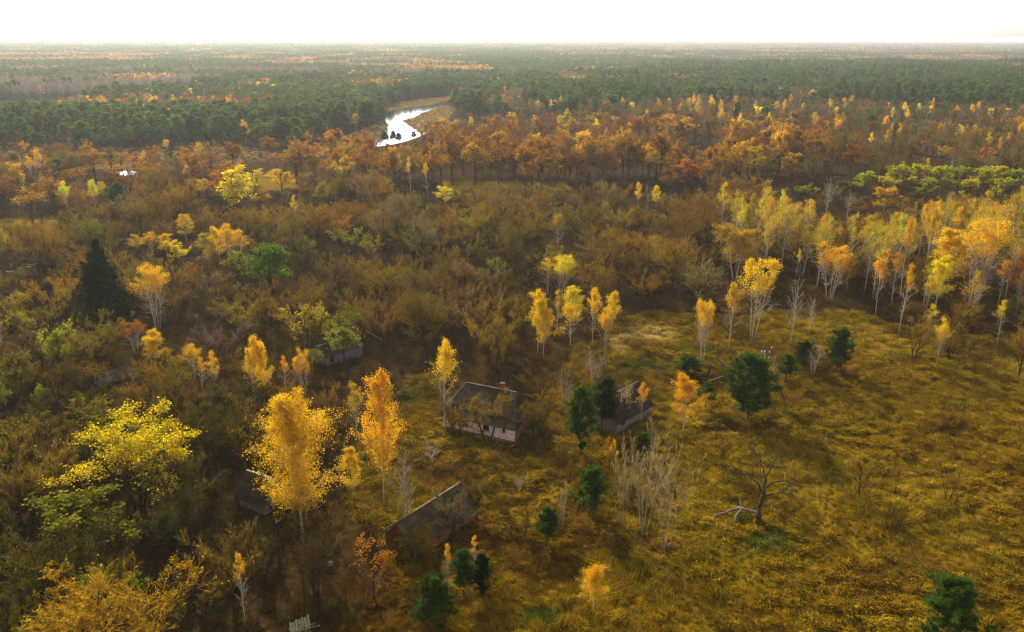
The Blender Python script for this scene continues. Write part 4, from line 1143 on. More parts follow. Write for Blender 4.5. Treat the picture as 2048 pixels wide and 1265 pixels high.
# right-hand wood with yellow birch tips
fill([(1100, 262), (1340, 225), (1660, 226), (1860, 235), (2210, 228), (2210, 300), (1640, 300), (1640, 272), (1100, 279)], 7.5,
     [(0.62, 'bare', 'bare_tree', (10, 14), (6, 8), [BR2, BR2, BR3]), (0.10, 'birch_top', 'birch_tree', (11, 15), (3, 5), AUTUMN), (0.04, 'birch_full', 'birch_tree', (10, 13), (4, 5), AUTUMN), (0.14, 'pine_stand', 'pine_tree', (8, 12), (5, 7), [PINE]), (0.05, 'oak', 'oak_tree', (10, 13), (6, 8), [OAKD, OAKC])], 34, 2.4)
fill([(1640, 300), (2210, 290), (2210, 378), (1700, 378), (1640, 345)], 6.6,
     [(0.78, 'bare', 'bare_tree', (10, 15), (6, 8), [BR2, BR3, BR1]), (0.06, 'birch_slim', 'birch_tree', (12, 15), (3, 4), AUTUMN), (0.07, 'oak_sparse', 'oak_tree', (10, 13), (6, 8), [OAKD]), (0.06, 'oak', 'oak_tree', (10, 13), (6, 8), [OAKC, OAKD])], 35, 2.4)
# birch grove on the right
fill([(1440, 490), (1560, 470), (2230, 450), (2230, 640), (1960, 650), (1790, 640), (1700, 600), (1560, 570), (1450, 560)], 4.0,
     [(0.30, 'birch_airy', 'birch_tree', (13, 17), (4, 6.5), [GOLDO, YELO, YELO]), (0.08, 'birch_top', 'birch_tree', (12, 16), (4, 5), [GOLDO, YELO]), (0.30, 'birch_slim', 'birch_tree', (13, 17), (2.5, 4), [GOLDO, YELO]), (0.40, 'bare', 'bare_tree', (8, 12), (5, 8), THORN)], 36, 1.45)
fill([(1690, 600), (1960, 640), (2230, 640), (2230, 745), (2040, 735), (1900, 700), (1790, 690), (1720, 640)], 6.5,
     [(0.6, 'bare', 'bare_tree', (5, 9), (5, 8), THORN), (0.15, 'birch_slim', 'birch_tree', (11, 14), (2.5, 3.5), [GOLD, ORA]), (0.25, 'shrub', 'bare_shrub', (3.5, 5), (5, 7), THORN)], 37, 2.0)
# the brown thicket across the middle
THICKET = [(-170, 440), (600, 440), (640, 395), (880, 402), (1160, 398), (1250, 420), (1700, 405), (2210, 412), (2230, 455), (1560, 480), (1440, 500), (1400, 640), (1300, 618), (1235, 636), (1150, 655), (1060, 720),
           (880, 742), (830, 752), (780, 760), (-170, 760)]
fill(THICKET, 7.2,
     [(0.48, 'shrub', 'bare_shrub', (5.5, 9), (9, 14), THORN), (0.10, 'shrub_leafy', 'bare_shrub', (5, 8), (7, 9), THORN), (0.32, 'bare', 'bare_tree', (9, 13), (8, 11), THORN), (0.05, 'olive_shrub', 'leafy_shrub', (5, 7), (6, 8), [OLIVE, LIME, (0.3, 0.2, 0.015)]), (0.02, 'birch_slim', 'birch_tree', (9, 12), (2.5, 3.5), AUTUMN)], 38, 2.2,
     thin=lambda x, y, px, py: ~inpoly(px, py, CLEARING[1]))
# the thicket low on the left, some colours darkened to paint in its shadow
fill([(-170, 760), (780, 760), (800, 800), (720, 880), (690, 960), (660, 1040), (700, 1110), (760, 1190), (640, 1330), (-170, 1330)], 4.9,
     [(0.34, 'shrub', 'bare_shrub', (5, 8), (8, 11), [BR3, BR1, (0.10, 0.075, 0.012), (0.11, 0.088, 0.012)]), (0.14, 'shrub_leafy', 'bare_shrub', (5, 8), (7, 10), [BR3, BR1, (0.11, 0.08, 0.012), (0.12, 0.095, 0.012)]), (0.34, 'bare', 'bare_tree', (8, 12), (8, 11), [BR3, BR1, (0.11, 0.08, 0.012), (0.12, 0.10, 0.014)]), (0.18, 'olive_shrub', 'leafy_shrub', (5, 8), (6, 9), [(0.16, 0.14, 0.010), (0.22, 0.14, 0.010), (0.13, 0.15, 0.010), (0.30, 0.26, 0.012)])], 39, 1.7,
     thin=lambda x, y, px, py: ~inpoly(px, py, [(640, 760), (800, 760), (800, 830), (700, 870), (600, 870)]) | (np.sin(x * 7) > 0.5))
# young pines along the near edge of the pine wood, and the wood itself
PINE_L = [(-170, 240), (130, 212), (190, 184), (480, 162), (640, 152), (900, 150), (985, 152), (1010, 182), (900, 192), (770, 215), (762, 246), (620, 278), (300, 292), (120, 298), (-170, 304)]
PINE_R = [(905, 202), (980, 160), (1090, 150), (1300, 140), (1330, 126), (1600, 120), (2230, 110), (2230, 205), (1850, 205), (1600, 192), (1340, 200), (1250, 214), (1000, 232), (912, 232)]
fill([(-170, 290), (300, 285), (620, 268), (760, 240), (765, 250), (620, 290), (300, 304), (-170, 316)], 6.5, [(0.85, 'pine_stand', 'pine_tree', (5, 9), (4, 6), [PINE]), (0.15, 'bare', 'bare_tree', (5, 8), (4, 6), [BR2])], 40, 1.8)
fill([(760, 227), (797, 204), (870, 196), (936, 188), (960, 182), (890, 180), (800, 190), (752, 214)], 5.0, [(1.0, 'pine_stand', 'pine_tree', (13, 16), (5, 6.5), [PINE])], 43, 1.6)
RIDES = [[(190, 186), (480, 170), (700, 163), (960, 158)], [(-100, 262), (300, 232), (560, 205)], [(1000, 152), (1330, 141), (2100, 133)], [(1350, 180), (1700, 165), (2100, 160)], [(1300, 132), (1360, 200)], [(1680, 122), (1760, 195)]]
def stand(x, y, px, py):
    d = np.full(len(x), 1e9)
    for r in RIDES:
        for a, b in zip(r[:-1], r[1:]):
            a, b = np.array(a, float), np.array(b, float); v = b - a
            k = np.clip(((px - a[0]) * v[0] + (py - a[1]) * v[1]) / (v @ v), 0, 1)
            d = np.minimum(d, np.hypot(px - a[0] - k * v[0], (py - a[1] - k * v[1]) * 2.0))
    n = vnoise(x / 38, y / 60, 91) * 0.6 + vnoise(x / 13, y / 20, 92) * 0.4
    return (d > 2.6 + 3 * vnoise(x / 20, y / 30, 93)) & (n > 0.24) & ~(vnoise(x / 60, y / 110, 97) + 0.25 * vnoise(x / 17, y / 30, 98) > 0.86)
fill(PINE_L, 5.2, [(0.985, 'pine_stand', 'pine_tree', (8.5, 14), (5.6, 8.0), [PINE, (0.085, 0.13, 0.014), (0.10, 0.145, 0.016)]), (0.015, 'birch_full', 'birch_tree', (9, 12), (4, 5), [ORA, YEL])], 41, 1.5, z=7, y_max=1150, thin=stand)
fill(PINE_R, 5.4, [(0.92, 'pine_stand', 'pine_tree', (11, 17), (5.6, 8.0), [PINE, (0.08, 0.13, 0.014), (0.06, 0.105, 0.012)]), (0.07, 'bare', 'bare_tree', (11, 14), (5, 6), [BR2]), (0.01, 'birch_top', 'birch_tree', (11, 13), (3, 4), [YEL])], 42, 1.5, z=8, y_max=1500, thin=stand)

for P_, z_, s_ in ((PINE_R, 8, 47), (PINE_L, 7, 48)):
    fill(P_, 6.5, [(0.72, 'bare', 'bare_tree', (10, 14), (6, 8), [BR2, (0.22, 0.165, 0.09)]), (0.16, 'birch_top', 'birch_tree', (10, 13), (4, 5), [YEL, ORA]), (0.12, 'oak', 'oak_tree', (10, 13), (7, 9), [OAKC])], s_, 2.4, z=z_, y_max=1500,
         thin=lambda x, y, px, py: vnoise(x / 60, y / 110, 97) + 0.25 * vnoise(x / 17, y / 30, 98) > 0.86)

LIMIT = {'bare_tree': 285, 'bare_shrub': 285, 'oak_tree': 285, 'pine_tree': 285, 'birch_tree': 285, 'leafy_shrub': 200}
def shade_word(c, name):
    r, g_, b = c
    if name in ('bare_tree', 'bare_shrub'):
        return 'greyish' if b / r > 0.38 else 'olive-brown' if g_ / r > 0.70 else 'tawny' if r > 0.15 else 'dark brown' if r < 0.10 else 'brown'
    if name == 'oak_tree': return 'yellow-orange' if g_ / r > 0.45 else 'rust-brown' if r < 0.33 else 'orange'
    if name == 'birch_tree': return 'lemon-yellow' if g_ / r > 0.68 else 'orange' if g_ / r < 0.42 else 'golden'
    if name == 'pine_tree': return 'green'
    return 'lime' if g_ / r > 0.95 else 'olive' if g_ / r > 0.75 else 'ochre'
def size_word(H, lo, hi): return 'low ' if H < lo else 'tall ' if H > hi else ''
NOUN = {'bare_tree': 'bare tree', 'bare_shrub': 'bare shrub', 'oak_tree': 'oak', 'birch_tree': 'birch', 'pine_tree': 'pine', 'leafy_shrub': 'leafy shrub'}
SIZES = {'bare_tree': (8, 11), 'bare_shrub': (5, 7), 'oak_tree': (11.5, 14.5), 'birch_tree': (11.5, 14.5), 'pine_tree': (9, 13), 'leafy_shrub': (5, 6)}
order = sorted(CAND, key=lambda c: math.hypot(c[2], c[3]) / (c[4] + 3))
REST = []
cnt = dict(N_HERO)
for kind, name, x, y, H, W, col in order:
    pxx, pyy, _ = proj(x, y, H * 0.7)
    if not (-15 < pxx < 2063 and pyy < 1290) or cnt.get(name, 0) >= LIMIT[name]:
        REST.append((kind, name, x, y, H, W, col)); continue
    cnt[name] = cnt.get(name, 0) + 1
    lab = '%s%s %s %s' % (size_word(H, *SIZES[name]), shade_word(col, name), NOUN[name], where(x, y))
    put_tree(kind, name, x, y, H, W, col, lab, GROUPS[name])

# ------------------------------------------------------------------ the same woods farther off, as masses
def mass(name, rows, label, far=False):
    """rows: (kind, name, x, y, H, W, colour) -> one object that scatters whole trees"""
    protos, key, size = [], {}, []
    P, pk, sc, tint = [], [], [], []
    for kind, _n, x, y, H, W, col in rows:
        if kind not in key:
            key[kind] = []
            for tm, cm, h, w in MASS[kind]:
                key[kind].append(len(protos)); protos.append(tm); size.append((h, w))
        i = key[kind][PRNG.randrange(len(key[kind]))]
        h, w = size[i]
        P.append((x, y, float(gz(x, y)))); pk.append(i)
        sx = min(max(W / w, 0.5 * H / h), 1.9 * H / h)
        sc.append((sx, sx, H / h)); tint.append(col)
    n = len(P)
    return scatter(name, np.array(P), protos, pk, rng.uniform(0, 6.28, n), np.array(sc), np.array(tint), label)

MASS = {}
def mass_kind(key, builds, bark_mat, crown):
    MASS[key] = []
    for i, (T, K) in enumerate(builds):
        h, w = size_of(T, K)
        MASS[key].append((one_mesh(T, K, '%s_far_%d' % (key, i), bark_mat, crown), None, h, w))
IL, IN = [LEAF_I, TWIG_I], [NEEDLE_I, NEEDLE_I]
ILB = [LEAF_I, BIRCH_TWIG]; ILO = [LEAF_I, OAK_TWIG]
mass_kind('pine_stand', [forest_pine(200 + i, 12, 1.0, 0.30 + 0.06 * (i % 3), 420, 0.6) for i in range(6)], PINE_BARK, IN)
mass_kind('bare', [bare(210 + i, 9.5, 1, 0.28, 1.0, 0.2, 2, 13, 0, tw=0.03) for i in range(4)], DARK_BARK, [TWIG_I])
mass_kind('shrub', [bare(215 + i, 6.5, 5, 0.6, 1.1, 0.2, 3, 14, 0, tw=0.025) for i in range(3)], DARK_BARK, [TWIG_I])
mass_kind('oak', [far_leafy(220 + i, 13, 420, 0.6, 0.4) for i in range(3)], DARK_BARK, ILO)
mass_kind('birch_top', [far_leafy(225 + i, 13, 260, 0.5, 0.55, 0.9, True) for i in range(3)], BIRCH_BARK, ILB)
for a, b in (('oak_sparse', 'oak'), ('birch_full', 'birch_top'), ('birch_slim', 'birch_top'), ('birch_clump', 'birch_top'), ('birch_airy', 'birch_top'), ('shrub_leafy', 'shrub'), ('olive_shrub', 'shrub')): MASS[a] = MASS[b]
mass_kind('far_pine', [forest_pine(230 + i, 12, 1.05, 0.25, 130, 1.0) for i in range(4)], PINE_BARK, IN)
mass_kind('far_bare', [far_bare(240 + i, 11, 1.0) for i in range(3)], DARK_BARK, [TWIG_I, TWIG_I])
mass_kind('far_birch', [far_leafy(250 + i, 12, 70, 1.0, 0.4, 0.9, True) for i in range(3)], BIRCH_BARK, ILB)

pines = [r for r in REST if r[1] == 'pine_tree']
others = [r for r in REST if r[1] != 'pine_tree']
mass('pine_forest', pines, 'dense dark green pine forest beyond the river and the marsh')
mass('mixed_woodland', others, 'brown and orange mixed woodland filling in behind the nearer trees')

# far country: stands laid out band by band to the horizon
STANDS = [   # outline in the photo at crown height, weights of pine / bare / birch
    ([(-200, 110), (430, 112), (430, 126), (-200, 127)], (0.1, 0.35, 0.55)),
    ([(330, 106), (720, 108), (700, 121), (330, 124)], (0.45, 0.25, 0.3)),
    ([(-200, 127), (400, 126), (400, 142), (-200, 142)], (0.86, 0.1, 0.04)),
    ([(-200, 142), (400, 138), (640, 140), (640, 160), (480, 166), (190, 184), (140, 215), (-200, 245)], (0.17, 0.63, 0.20)),
    ([(400, 124), (690, 120), (690, 140), (400, 140)], (0.55, 0.32, 0.13)),
    ([(690, 113), (940, 112), (920, 126), (690, 127)], (0.35, 0.25, 0.40)),
    ([(640, 130), (1000, 127), (1000, 150), (640, 153)], (0.42, 0.36, 0.22)),
    ([(920, 104), (1120, 104), (1330, 118), (1330, 142), (1000, 152), (960, 128)], (0.90, 0.08, 0.02)),
    ([(1060, 78), (1230, 80), (1250, 110), (1120, 112)], (0.4, 0.3, 0.3)),
    ([(1180, 76), (2230, 78), (2230, 90), (1180, 90)], (0.7, 0.25, 0.05)),
    ([(1200, 90), (2230, 92), (2230, 104), (1340, 106)], (0.25, 0.48, 0.27)),
    ([(1230, 104), (1760, 104), (1760, 112), (1250, 114)], (0.80, 0.12, 0.08)),
    ([(1250, 112), (2230, 106), (2230, 116), (1400, 124)], (0.25, 0.45, 0.30)),
]
YF = [(0.50, 0.30, 0.05), (0.46, 0.24, 0.05), (0.50, 0.34, 0.06)]
BF = [(0.22, 0.175, 0.145), (0.25, 0.20, 0.16), (0.18, 0.14, 0.115)]
PF = [(0.075, 0.125, 0.022), (0.095, 0.145, 0.026), (0.06, 0.105, 0.02)]
def country(step, y0, y1, seed, patch=False):
    g = np.random.default_rng(seed)
    hw = y1 * 0.70
    x, y = grid(-hw, hw, y0, y1, step, g)
    px, py, _ = proj(x, y, 9)
    ok = (px > -90) & (px < 2140)
    gx, gy, _ = proj(x, y, 0)
    for o in OPEN: ok &= ~inpoly(gx, gy, o)
    for z, P in ((7, PINE_L), (8, PINE_R)):
        qx, qy, _ = proj(x, y, z); ok &= ~inpoly(qx, qy, P)
    ok &= ~((gy > 205) & (y < 700))
    x, y, px, py = x[ok], y[ok], px[ok], py[ok]
    W = np.tile(np.array([0.74, 0.19, 0.07]), (len(x), 1))
    for poly, w in STANDS: W[inpoly(px, py, poly)] = (w[0], w[1], w[2] * 0.7)
    n = vnoise(x / 55, y / 90, 61); n2 = vnoise(x / 160, y / 260, 62)
    W[:, 0] *= np.clip((n + n2) * 1.0, 0.12, 2); W[:, 2] *= np.clip((1.9 - n - n2), 0.1, 3) * np.clip(4.5 * vnoise(x / 40, y / 70, 63) - 1.9, 0.03, 3)
    W = np.cumsum(W / W.sum(1, keepdims=True), 1)
    q = 0.62 * vnoise(x / 55, y / 95, 66) + 0.2 * vnoise(x / 18, y / 30, 67) + 0.30 * g.random(len(x))
    u = np.empty(len(x)); u[np.argsort(q)] = np.linspace(0, 1, len(x), endpoint=False)      # like trees stand together
    k = (u[:, None] > W).sum(1)
    rows = []
    for xx, yy, kk in zip(x, y, np.minimum(k, 2)):
        f = 1 + g.normal() * 0.13
        pal = (PF, BF, YF)[kk]; c = tuple(v * f for v in pal[int(g.integers(3))])
        rows.append((('far_pine', 'far_bare', 'far_birch')[kk], '', xx, yy, g.uniform(10, 15), g.uniform(5.5, 7.5), c))
    return rows
rows = country(5.6, 430, 1250, 71) + country(8.0, 1250, 2400, 72)
mass('distant_forest', rows, 'distant patchwork forest of green pines, mauve bare trees and yellow birches')

# beyond that, whole copses: each instance is a patch of thirty simple trees
def copse(seed, kinds):
    g = np.random.default_rng(seed)
    T, K = Buf(), Buf()
    for i in range(30):
        k = kinds[int(g.integers(len(kinds)))]
        H = g.uniform(10, 16); n = 16
        c = np.array([g.uniform(-32, 32), g.uniform(-32, 32), 0])
        t = g.uniform(0.3, 1, n)
        r = (1.1 - t) * 3.2 if k == 'p' else 2.8 * np.sqrt(np.clip(1 - (t - 0.6) ** 2 / 0.2, 0.1, 1))
        a = g.uniform(0, 6.28, n)
        leaves(K, c + np.stack([np.cos(a) * r, np.sin(a) * r, t * H], 1), 3.4, 0, g)
    K.add([[-0.1, 0, 0], [0.1, 0, 0], [0, 0, 9]], [[0, 1, 2]])
    T.add([[-0.1, 0, 0], [0.1, 0, 0], [0, 0, 9]], [[0, 1, 2]])
    return T, K
mass_kind('far_pine', [copse(260 + i, 'p') for i in range(3)], PINE_BARK, IN)
mass_kind('far_bare', [copse(265 + i, 'b') for i in range(2)], DARK_BARK, IN)
mass_kind('far_birch', [copse(270 + i, 'b') for i in range(2)], DARK_BARK, IL)
def fix(rows):
    return [(k, n, x, y, MASS[k][0][2] * PRNG.uniform(0.85, 1.2), MASS[k][0][3], c) for k, n, x, y, H, W, c in rows]
mass('horizon_forest', fix(country(52, 2400, 9000, 73)) + fix(country(95, 9000, 16000, 74)), 'hazy forest reaching to the horizon')
# ------------------------------------------------------------------ buildings and small things
class MBx:
    """collects boxes, quads and prisms in a local frame"""
    def __init__(s): s.V, s.F = [], []
    def quad(s, *p):
        n = len(s.V); s.V += [tuple(map(float, q)) for q in p]; s.F.append(tuple(range(n, n + len(p))))
    def box(s, x0, x1, y0, y1, z0, z1):
        n = len(s.V)
        s.V += [(x, y, z) for z in (z0, z1) for x, y in ((x0, y0), (x1, y0), (x1, y1), (x0, y1))]
        s.F += [tuple(n + k for k in f) for f in ((0, 3, 2, 1), (4, 5, 6, 7), (0, 1, 5, 4), (1, 2, 6, 5), (2, 3, 7, 6), (3, 0, 4, 7))]
    def beam(s, a, b, w, h=None):
        a, b = Vector(a), Vector(b); h = h or w
        d = (b - a).normalized()
        u = d.cross(Vector((0, 0, 1)) if abs(d.z) < 0.9 else Vector((1, 0, 0))).normalized(); v = d.cross(u)
        n = len(s.V)
        for p in (a, b):
            for i, j in ((-1, -1), (1, -1), (1, 1), (-1, 1)): s.V.append(tuple(p + u * (w / 2 * i) + v * (h / 2 * j)))
        s.F += [tuple(n + k for k in f) for f in ((0, 3, 2, 1), (4, 5, 6, 7), (0, 1, 5, 4), (1, 2, 6, 5), (2, 3, 7, 6), (3, 0, 4, 7))]
    def build(s, name, mat, parent=None):
        me = bpy.data.meshes.new(name); me.from_pydata(s.V, [], s.F); me.materials.append(mat); me.update()
        return part(name, me, parent)

def wall(x0, x1, y0, y1, z0, z1, holes, axis):
    """a wall slab along x (axis 0) or y (axis 1) with real openings: holes are (a0, a1, b0, b1) along the wall and in height"""
    m = MBx()
    a0, a1 = (x0, x1) if axis == 0 else (y0, y1)
    cu = sorted({a0, a1, *[h[0] for h in holes], *[h[1] for h in holes]})
    cz = sorted({z0, z1, *[h[2] for h in holes], *[h[3] for h in holes]})
    for p, q in zip(cu[:-1], cu[1:]):
        for r, t in zip(cz[:-1], cz[1:]):
            if any(h[0] <= p and q <= h[1] and h[2] <= r and t <= h[3] for h in holes): continue
            if axis == 0: m.box(p, q, y0, y1, r, t)
            else: m.box(x0, x1, p, q, r, t)
    return m

def corrugated(P0, P1, R0, R1, pitch=0.20, amp=0.035, rows=4, lift=0.03, g=None):
    """a roof slope of wavy sheets between eave P0-P1 and ridge R0-R1 (R may be shorter: hip); courses overlap in small steps"""
    m = MBx()
    P0, P1, R0, R1 = map(np.array, (P0, P1, R0, R1))
    nrm = np.cross(P1 - P0, R0 - P0 + R1 - P1); nrm = nrm / np.linalg.norm(nrm)
    L = np.linalg.norm(P1 - P0); e = (P1 - P0) / L
    n = max(4, int(L / pitch * 4))
    a0, a1 = (R0 - P0) @ e, (R1 - P0) @ e
    up = (R0 - P0) - e * a0
    for k in range(rows):
        t0, t1 = k / rows, min(1.0, (k + 1) / rows + 0.03)
        pts = []
        sag = 0.0 if g is None else g.uniform(-0.02, 0.02)
        for t, off in ((t0, lift), (t1, 0.0)):
            lo, hi = a0 * t, L + (a1 - L) * t
            row = []
            for j in range(n + 1):
                s = j / n * L
                s = min(max(s, lo), hi)
                row.append(P0 + e * s + up * t + nrm * (amp * math.sin(s / pitch * 2 * math.pi) + off + sag + 0.01 * k))
            pts.append(row)
        base = len(m.V)
        m.V += [tuple(p) for r in pts for p in r]
        for j in range(n):
            if np.linalg.norm(pts[0][j] - pts[0][j + 1]) + np.linalg.norm(pts[1][j] - pts[1][j + 1]) > 1e-4:
                m.F.append((base + j, base + j + 1, base + n + 2 + j, base + n + 1 + j))
    return m

def frame_of(a, b):
    a, b = np.array(a), np.array(b)
    d = b - a
    return math.atan2(d[1], d[0]), float(np.linalg.norm(d[:2]))

GR = np.random.default_rng(3)
# --- the pink-walled house: hipped roof of cement sheets, front along local x from -10.6 to 0
A, Bc = at(889, 857), at(1031, 888)
rz, L = frame_of(A, Bc)
house = empty('abandoned_house', (Bc[0], Bc[1], 0), rz)
tag(house, 'abandoned house with pinkish flaking walls and grey hipped roof in the meadow', 'house')
Dp, ze, zr = 8.2, 2.35, 5.3
MBx.build(wall(-L, 0, 0, 0.35, 0.35, ze, [(-7.65, -6.75, 0.95, 2.05), (-4.55, -3.65, 0.95, 2.05), (-1.75, -1.3, 1.25, 2.0)], 0), 'front_wall', PLASTER, house)
MBx.build(wall(-0.35, 0, 0.35, Dp - 0.35, 0.35, ze, [(3.3, 4.25, 0.35, 2.2), (5.4, 6.3, 0.95, 2.0)], 1), 'side_wall', RED_BRICK, house)
MBx.build(wall(-L, -L + 0.35, 0.35, Dp - 0.35, 0.35, ze, [(3.5, 4.4, 0.95, 2.0)], 1), 'side_wall', PLASTER, house)
MBx.build(wall(-L, 0, Dp - 0.35, Dp, 0.35, ze, [], 0), 'back_wall', PLASTER, house)
m = MBx(); m.box(-L - 0.08, 0.08, -0.08, Dp + 0.08, -0.4, 0.347); m.build('foundation', GREY_WALL, house)
for k, (x0, x1, z0, z1) in enumerate(((-7.65, -6.75, 0.95, 2.05), (-4.55, -3.65, 0.95, 2.05), (-1.75, -1.3, 1.25, 2.0))):
    m = MBx()
    for q in ((x0, x0 + 0.07), (x1 - 0.07, x1)): m.box(q[0], q[1], 0.10, 0.20, z0, z1)
    m.box(x0 + 0.07, x1 - 0.07, 0.10, 0.20, z0, z0 + 0.07); m.box(x0 + 0.07, x1 - 0.07, 0.10, 0.20, z1 - 0.07, z1)
    if k < 2: m.box((x0 + x1) / 2 - 0.03, (x0 + x1) / 2 + 0.03, 0.11, 0.19, z0 + 0.07, z1 - 0.07)
    w = m.build('window', OLD_WOOD, house)
    s_ = MBx(); s_.box(x0 - 0.08, x1 + 0.08, -0.08, 0.098, z0 - 0.06, z0 - 0.003); s_.build('sill', OLD_WOOD, w)
m = MBx()
for q in ((5.4, 5.48), (6.22, 6.3)): m.box(-0.2, -0.1, q[0], q[1], 0.95, 2.0)
m.box(-0.2, -0.1, 5.48, 6.22, 0.95, 1.03); m.box(-0.2, -0.1, 5.48, 6.22, 1.92, 2.0); m.build('window', OLD_WOOD, house)
m = MBx()
for i in range(4): m.box(-0.16, -0.10, 3.34 + i * 0.22, 3.55 + i * 0.22, 0.36, 2.16)
d = m.build('door', RED_PAINT, house)
m = MBx(); m.box(-0.10, -0.04, 4.08, 4.12, 1.15, 1.32); m.build('handle', DARK_WOOD, d)
m = MBx(); m.box(0, 1.6, 3.0, 4.6, -0.3, 0.22); m.build('doorstep', CONCRETE, house)
ov = 0.45; ez = ze - 0.12
E0, E1, E2, E3 = (-L - ov, -ov, ez), (ov, -ov, ez), (ov, Dp + ov, ez), (-L - ov, Dp + ov, ez)
Ra, Rb = (-L + 1.5, Dp / 2, zr), (-1.5, Dp / 2, zr)
for a, b_, r0, r1, mt in ((E0, E1, Ra, Rb, SLATE), (E1, E2, Rb, Rb, SLATE_DARK), (E2, E3, Rb, Ra, SLATE), (E3, E0, Ra, Ra, SLATE)):
    corrugated(a, b_, r0, r1, g=GR).build('roof_slope', mt, house)
m = MBx(); m.beam((Ra[0], Ra[1], zr + 0.06), (Rb[0], Rb[1], zr + 0.06), 0.30, 0.10); m.build('ridge_cap', SLATE_DARK, house)
for q in ((E1, Rb), (E2, Rb), (E0, Ra), (E3, Ra)):
    m = MBx(); m.beam((q[0][0], q[0][1], q[0][2] + 0.08), (q[1][0], q[1][1], q[1][2] + 0.07), 0.22, 0.08); m.build('hip_cap', SLATE_DARK, house)
m = MBx()
for y0 in (-ov + 0.04,): m.box(-L - ov + 0.05, ov - 0.05, y0, y0 + 0.05, ez - 0.20, ez - 0.06)
m.box(ov - 0.09, ov - 0.04, -ov + 0.1, Dp + ov - 0.05, ez - 0.20, ez - 0.06); m.build('eave_board', OLD_WOOD, house)
m = MBx(); m.box(-4.3, -3.75, 4.75, 5.3, 4.1, 5.75); ch = m.build('chimney', RED_BRICK, house)
m = MBx(); m.box(-4.36, -3.69, 4.69, 5.36, 5.753, 5.86); m.build('chimney_cap', SLATE_DARK, ch)
# a dim interior floor and ceiling, so the openings look into a room
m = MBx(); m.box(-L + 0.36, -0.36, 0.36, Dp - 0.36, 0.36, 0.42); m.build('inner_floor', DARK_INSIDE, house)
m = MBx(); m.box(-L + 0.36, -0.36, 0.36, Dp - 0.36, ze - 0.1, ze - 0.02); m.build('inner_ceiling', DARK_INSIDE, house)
BUILT.append((house.location.x, house.location.y, 3))

def gabled(name, origin, rz, L, D, ze, zr, over0, over1, wmat, rmat, label, ridge_at=0.5, holes=(), gable_mat=None, boards=False, drop=0.0):
    o = empty(name, (origin[0], origin[1], 0), rz)
    tag(o, label, 'shed')
    MBx.build(wall(0, L, 0, 0.3, -0.3, ze, list(holes), 0), 'front_wall', wmat, o)
    MBx.build(wall(0, L, D - 0.3, D, -0.3, ze, [], 0), 'back_wall', wmat, o)
    yr = D * ridge_at
    for x0, x1 in ((0, 0.3), (L - 0.3, L)):
        m = MBx(); m.box(x0, x1, 0.302, D - 0.302, -0.3, ze)
        n = len(m.V)
        zt = zr - 0.12
        m.V += [(x0, 0.32, ze), (x0, D - 0.32, ze), (x0, yr, zt), (x1, 0.32, ze), (x1, D - 0.32, ze), (x1, yr, zt)]
        m.F += [(n, n + 2, n + 1), (n + 3, n + 4, n + 5), (n, n + 3, n + 5, n + 2), (n + 1, n + 2, n + 5, n + 4)]
        m.build('gable_wall', gable_mat or wmat, o)
    ef, eb = -0.45, D + 0.4
    zf = ze - (zr - ze) / yr * 0.45 + 0.08; zb = ze - (zr - ze) / (D - yr) * 0.4 + 0.08
    x0, x1 = -over0, L + over1
    corrugated((x0, ef, zf), (x1, ef, zf), (x0, yr, zr), (x1, yr, zr - drop), g=GR).build('roof_slope', rmat, o)
    corrugated((x1, eb, zb), (x0, eb, zb), (x1, yr, zr - drop), (x0, yr, zr), g=GR).build('roof_slope', rmat, o)
    m = MBx(); m.beam((x0, yr, zr + 0.06), (x1, yr, zr + 0.06 - drop), 0.26, 0.08); m.build('ridge_cap', PALE_WOOD if boards else rmat, o)  # boards: plank ridge, its pale tone paints in the sunlight along it
    m = MBx()
    for x in (x0 + 0.06, x1 - 0.06):
        m.beam((x, ef, zf - 0.1), (x, yr, zr - 0.1), 0.05, 0.16); m.beam((x, yr, zr - 0.1), (x, eb, zb - 0.1), 0.05, 0.16)
    m.build('verge_board', OLD_WOOD, o)
    for x in np.arange(0.6, L, 1.2):
        pass
    BUILT.append((origin[0], origin[1], 3))
    return o
# --- red brick shed in front
S0, S1 = at(862, 1103), at(952, 1040)
rz, L = frame_of(S0, S1)
shed = gabled('brick_shed', S0, rz, L, 4.4, 1.75, 3.55, 2.2, 0.5, RED_BRICK, RUST_ROOF, 'long red brick shed with mossy grey-brown roof among bare trees in front', 0.54, [(1.2, 1.9, 0.7, 1.3), (4.6, 5.5, -0.3, 1.45)])
m = MBx()
for q in ((4.62, 5.05), (5.06, 5.48)): m.box(q[0], q[1], 0.10, 0.16, -0.25, 1.43)
m.build('door', DARK_WOOD, shed)
m = MBx()
for x, y in ((-1.9, 0.1), (-1.9, 4.3)): m.box(x - 0.08, x + 0.08, y - 0.08, y + 0.08, -0.3, 1.72)
m.build('porch_post', OLD_WOOD, shed)
m = MBx(); m.box(-1.9, -0.02, 4.2, 4.3, -0.3, 1.5); m.build('porch_wall', RED_BRICK, shed)
# --- brown shed farther right
S0, S1 = at(1236, 868), at(1301, 832)
rz, L = frame_of(S0, S1)
gabled('gabled_shed', S0, rz, L, 5.0, 2.0, 4.3, 0.6, 0.5, GREY_WALL, SLATE_DARK, 'small shed with dark brown steep roof and grey walls behind the green pines', 0.5, [(1.0, 1.8, 0.7, 1.4)])
# --- cottage behind the big golden birch, only a corner of its roof in sight
S0, S1 = at(484, 1018), at(534, 1036)
rz, L = frame_of(S0, S1)
gabled('ruined_cottage', S0, rz, L, 3.8, 1.9, 3.7, 0.4, 0.4, GREY_WALL, SLATE_DARK, 'grey-roofed cottage mostly hidden by the big golden birch', 0.5, [(1.0, 1.8, 0.9, 1.6)], boards=True)
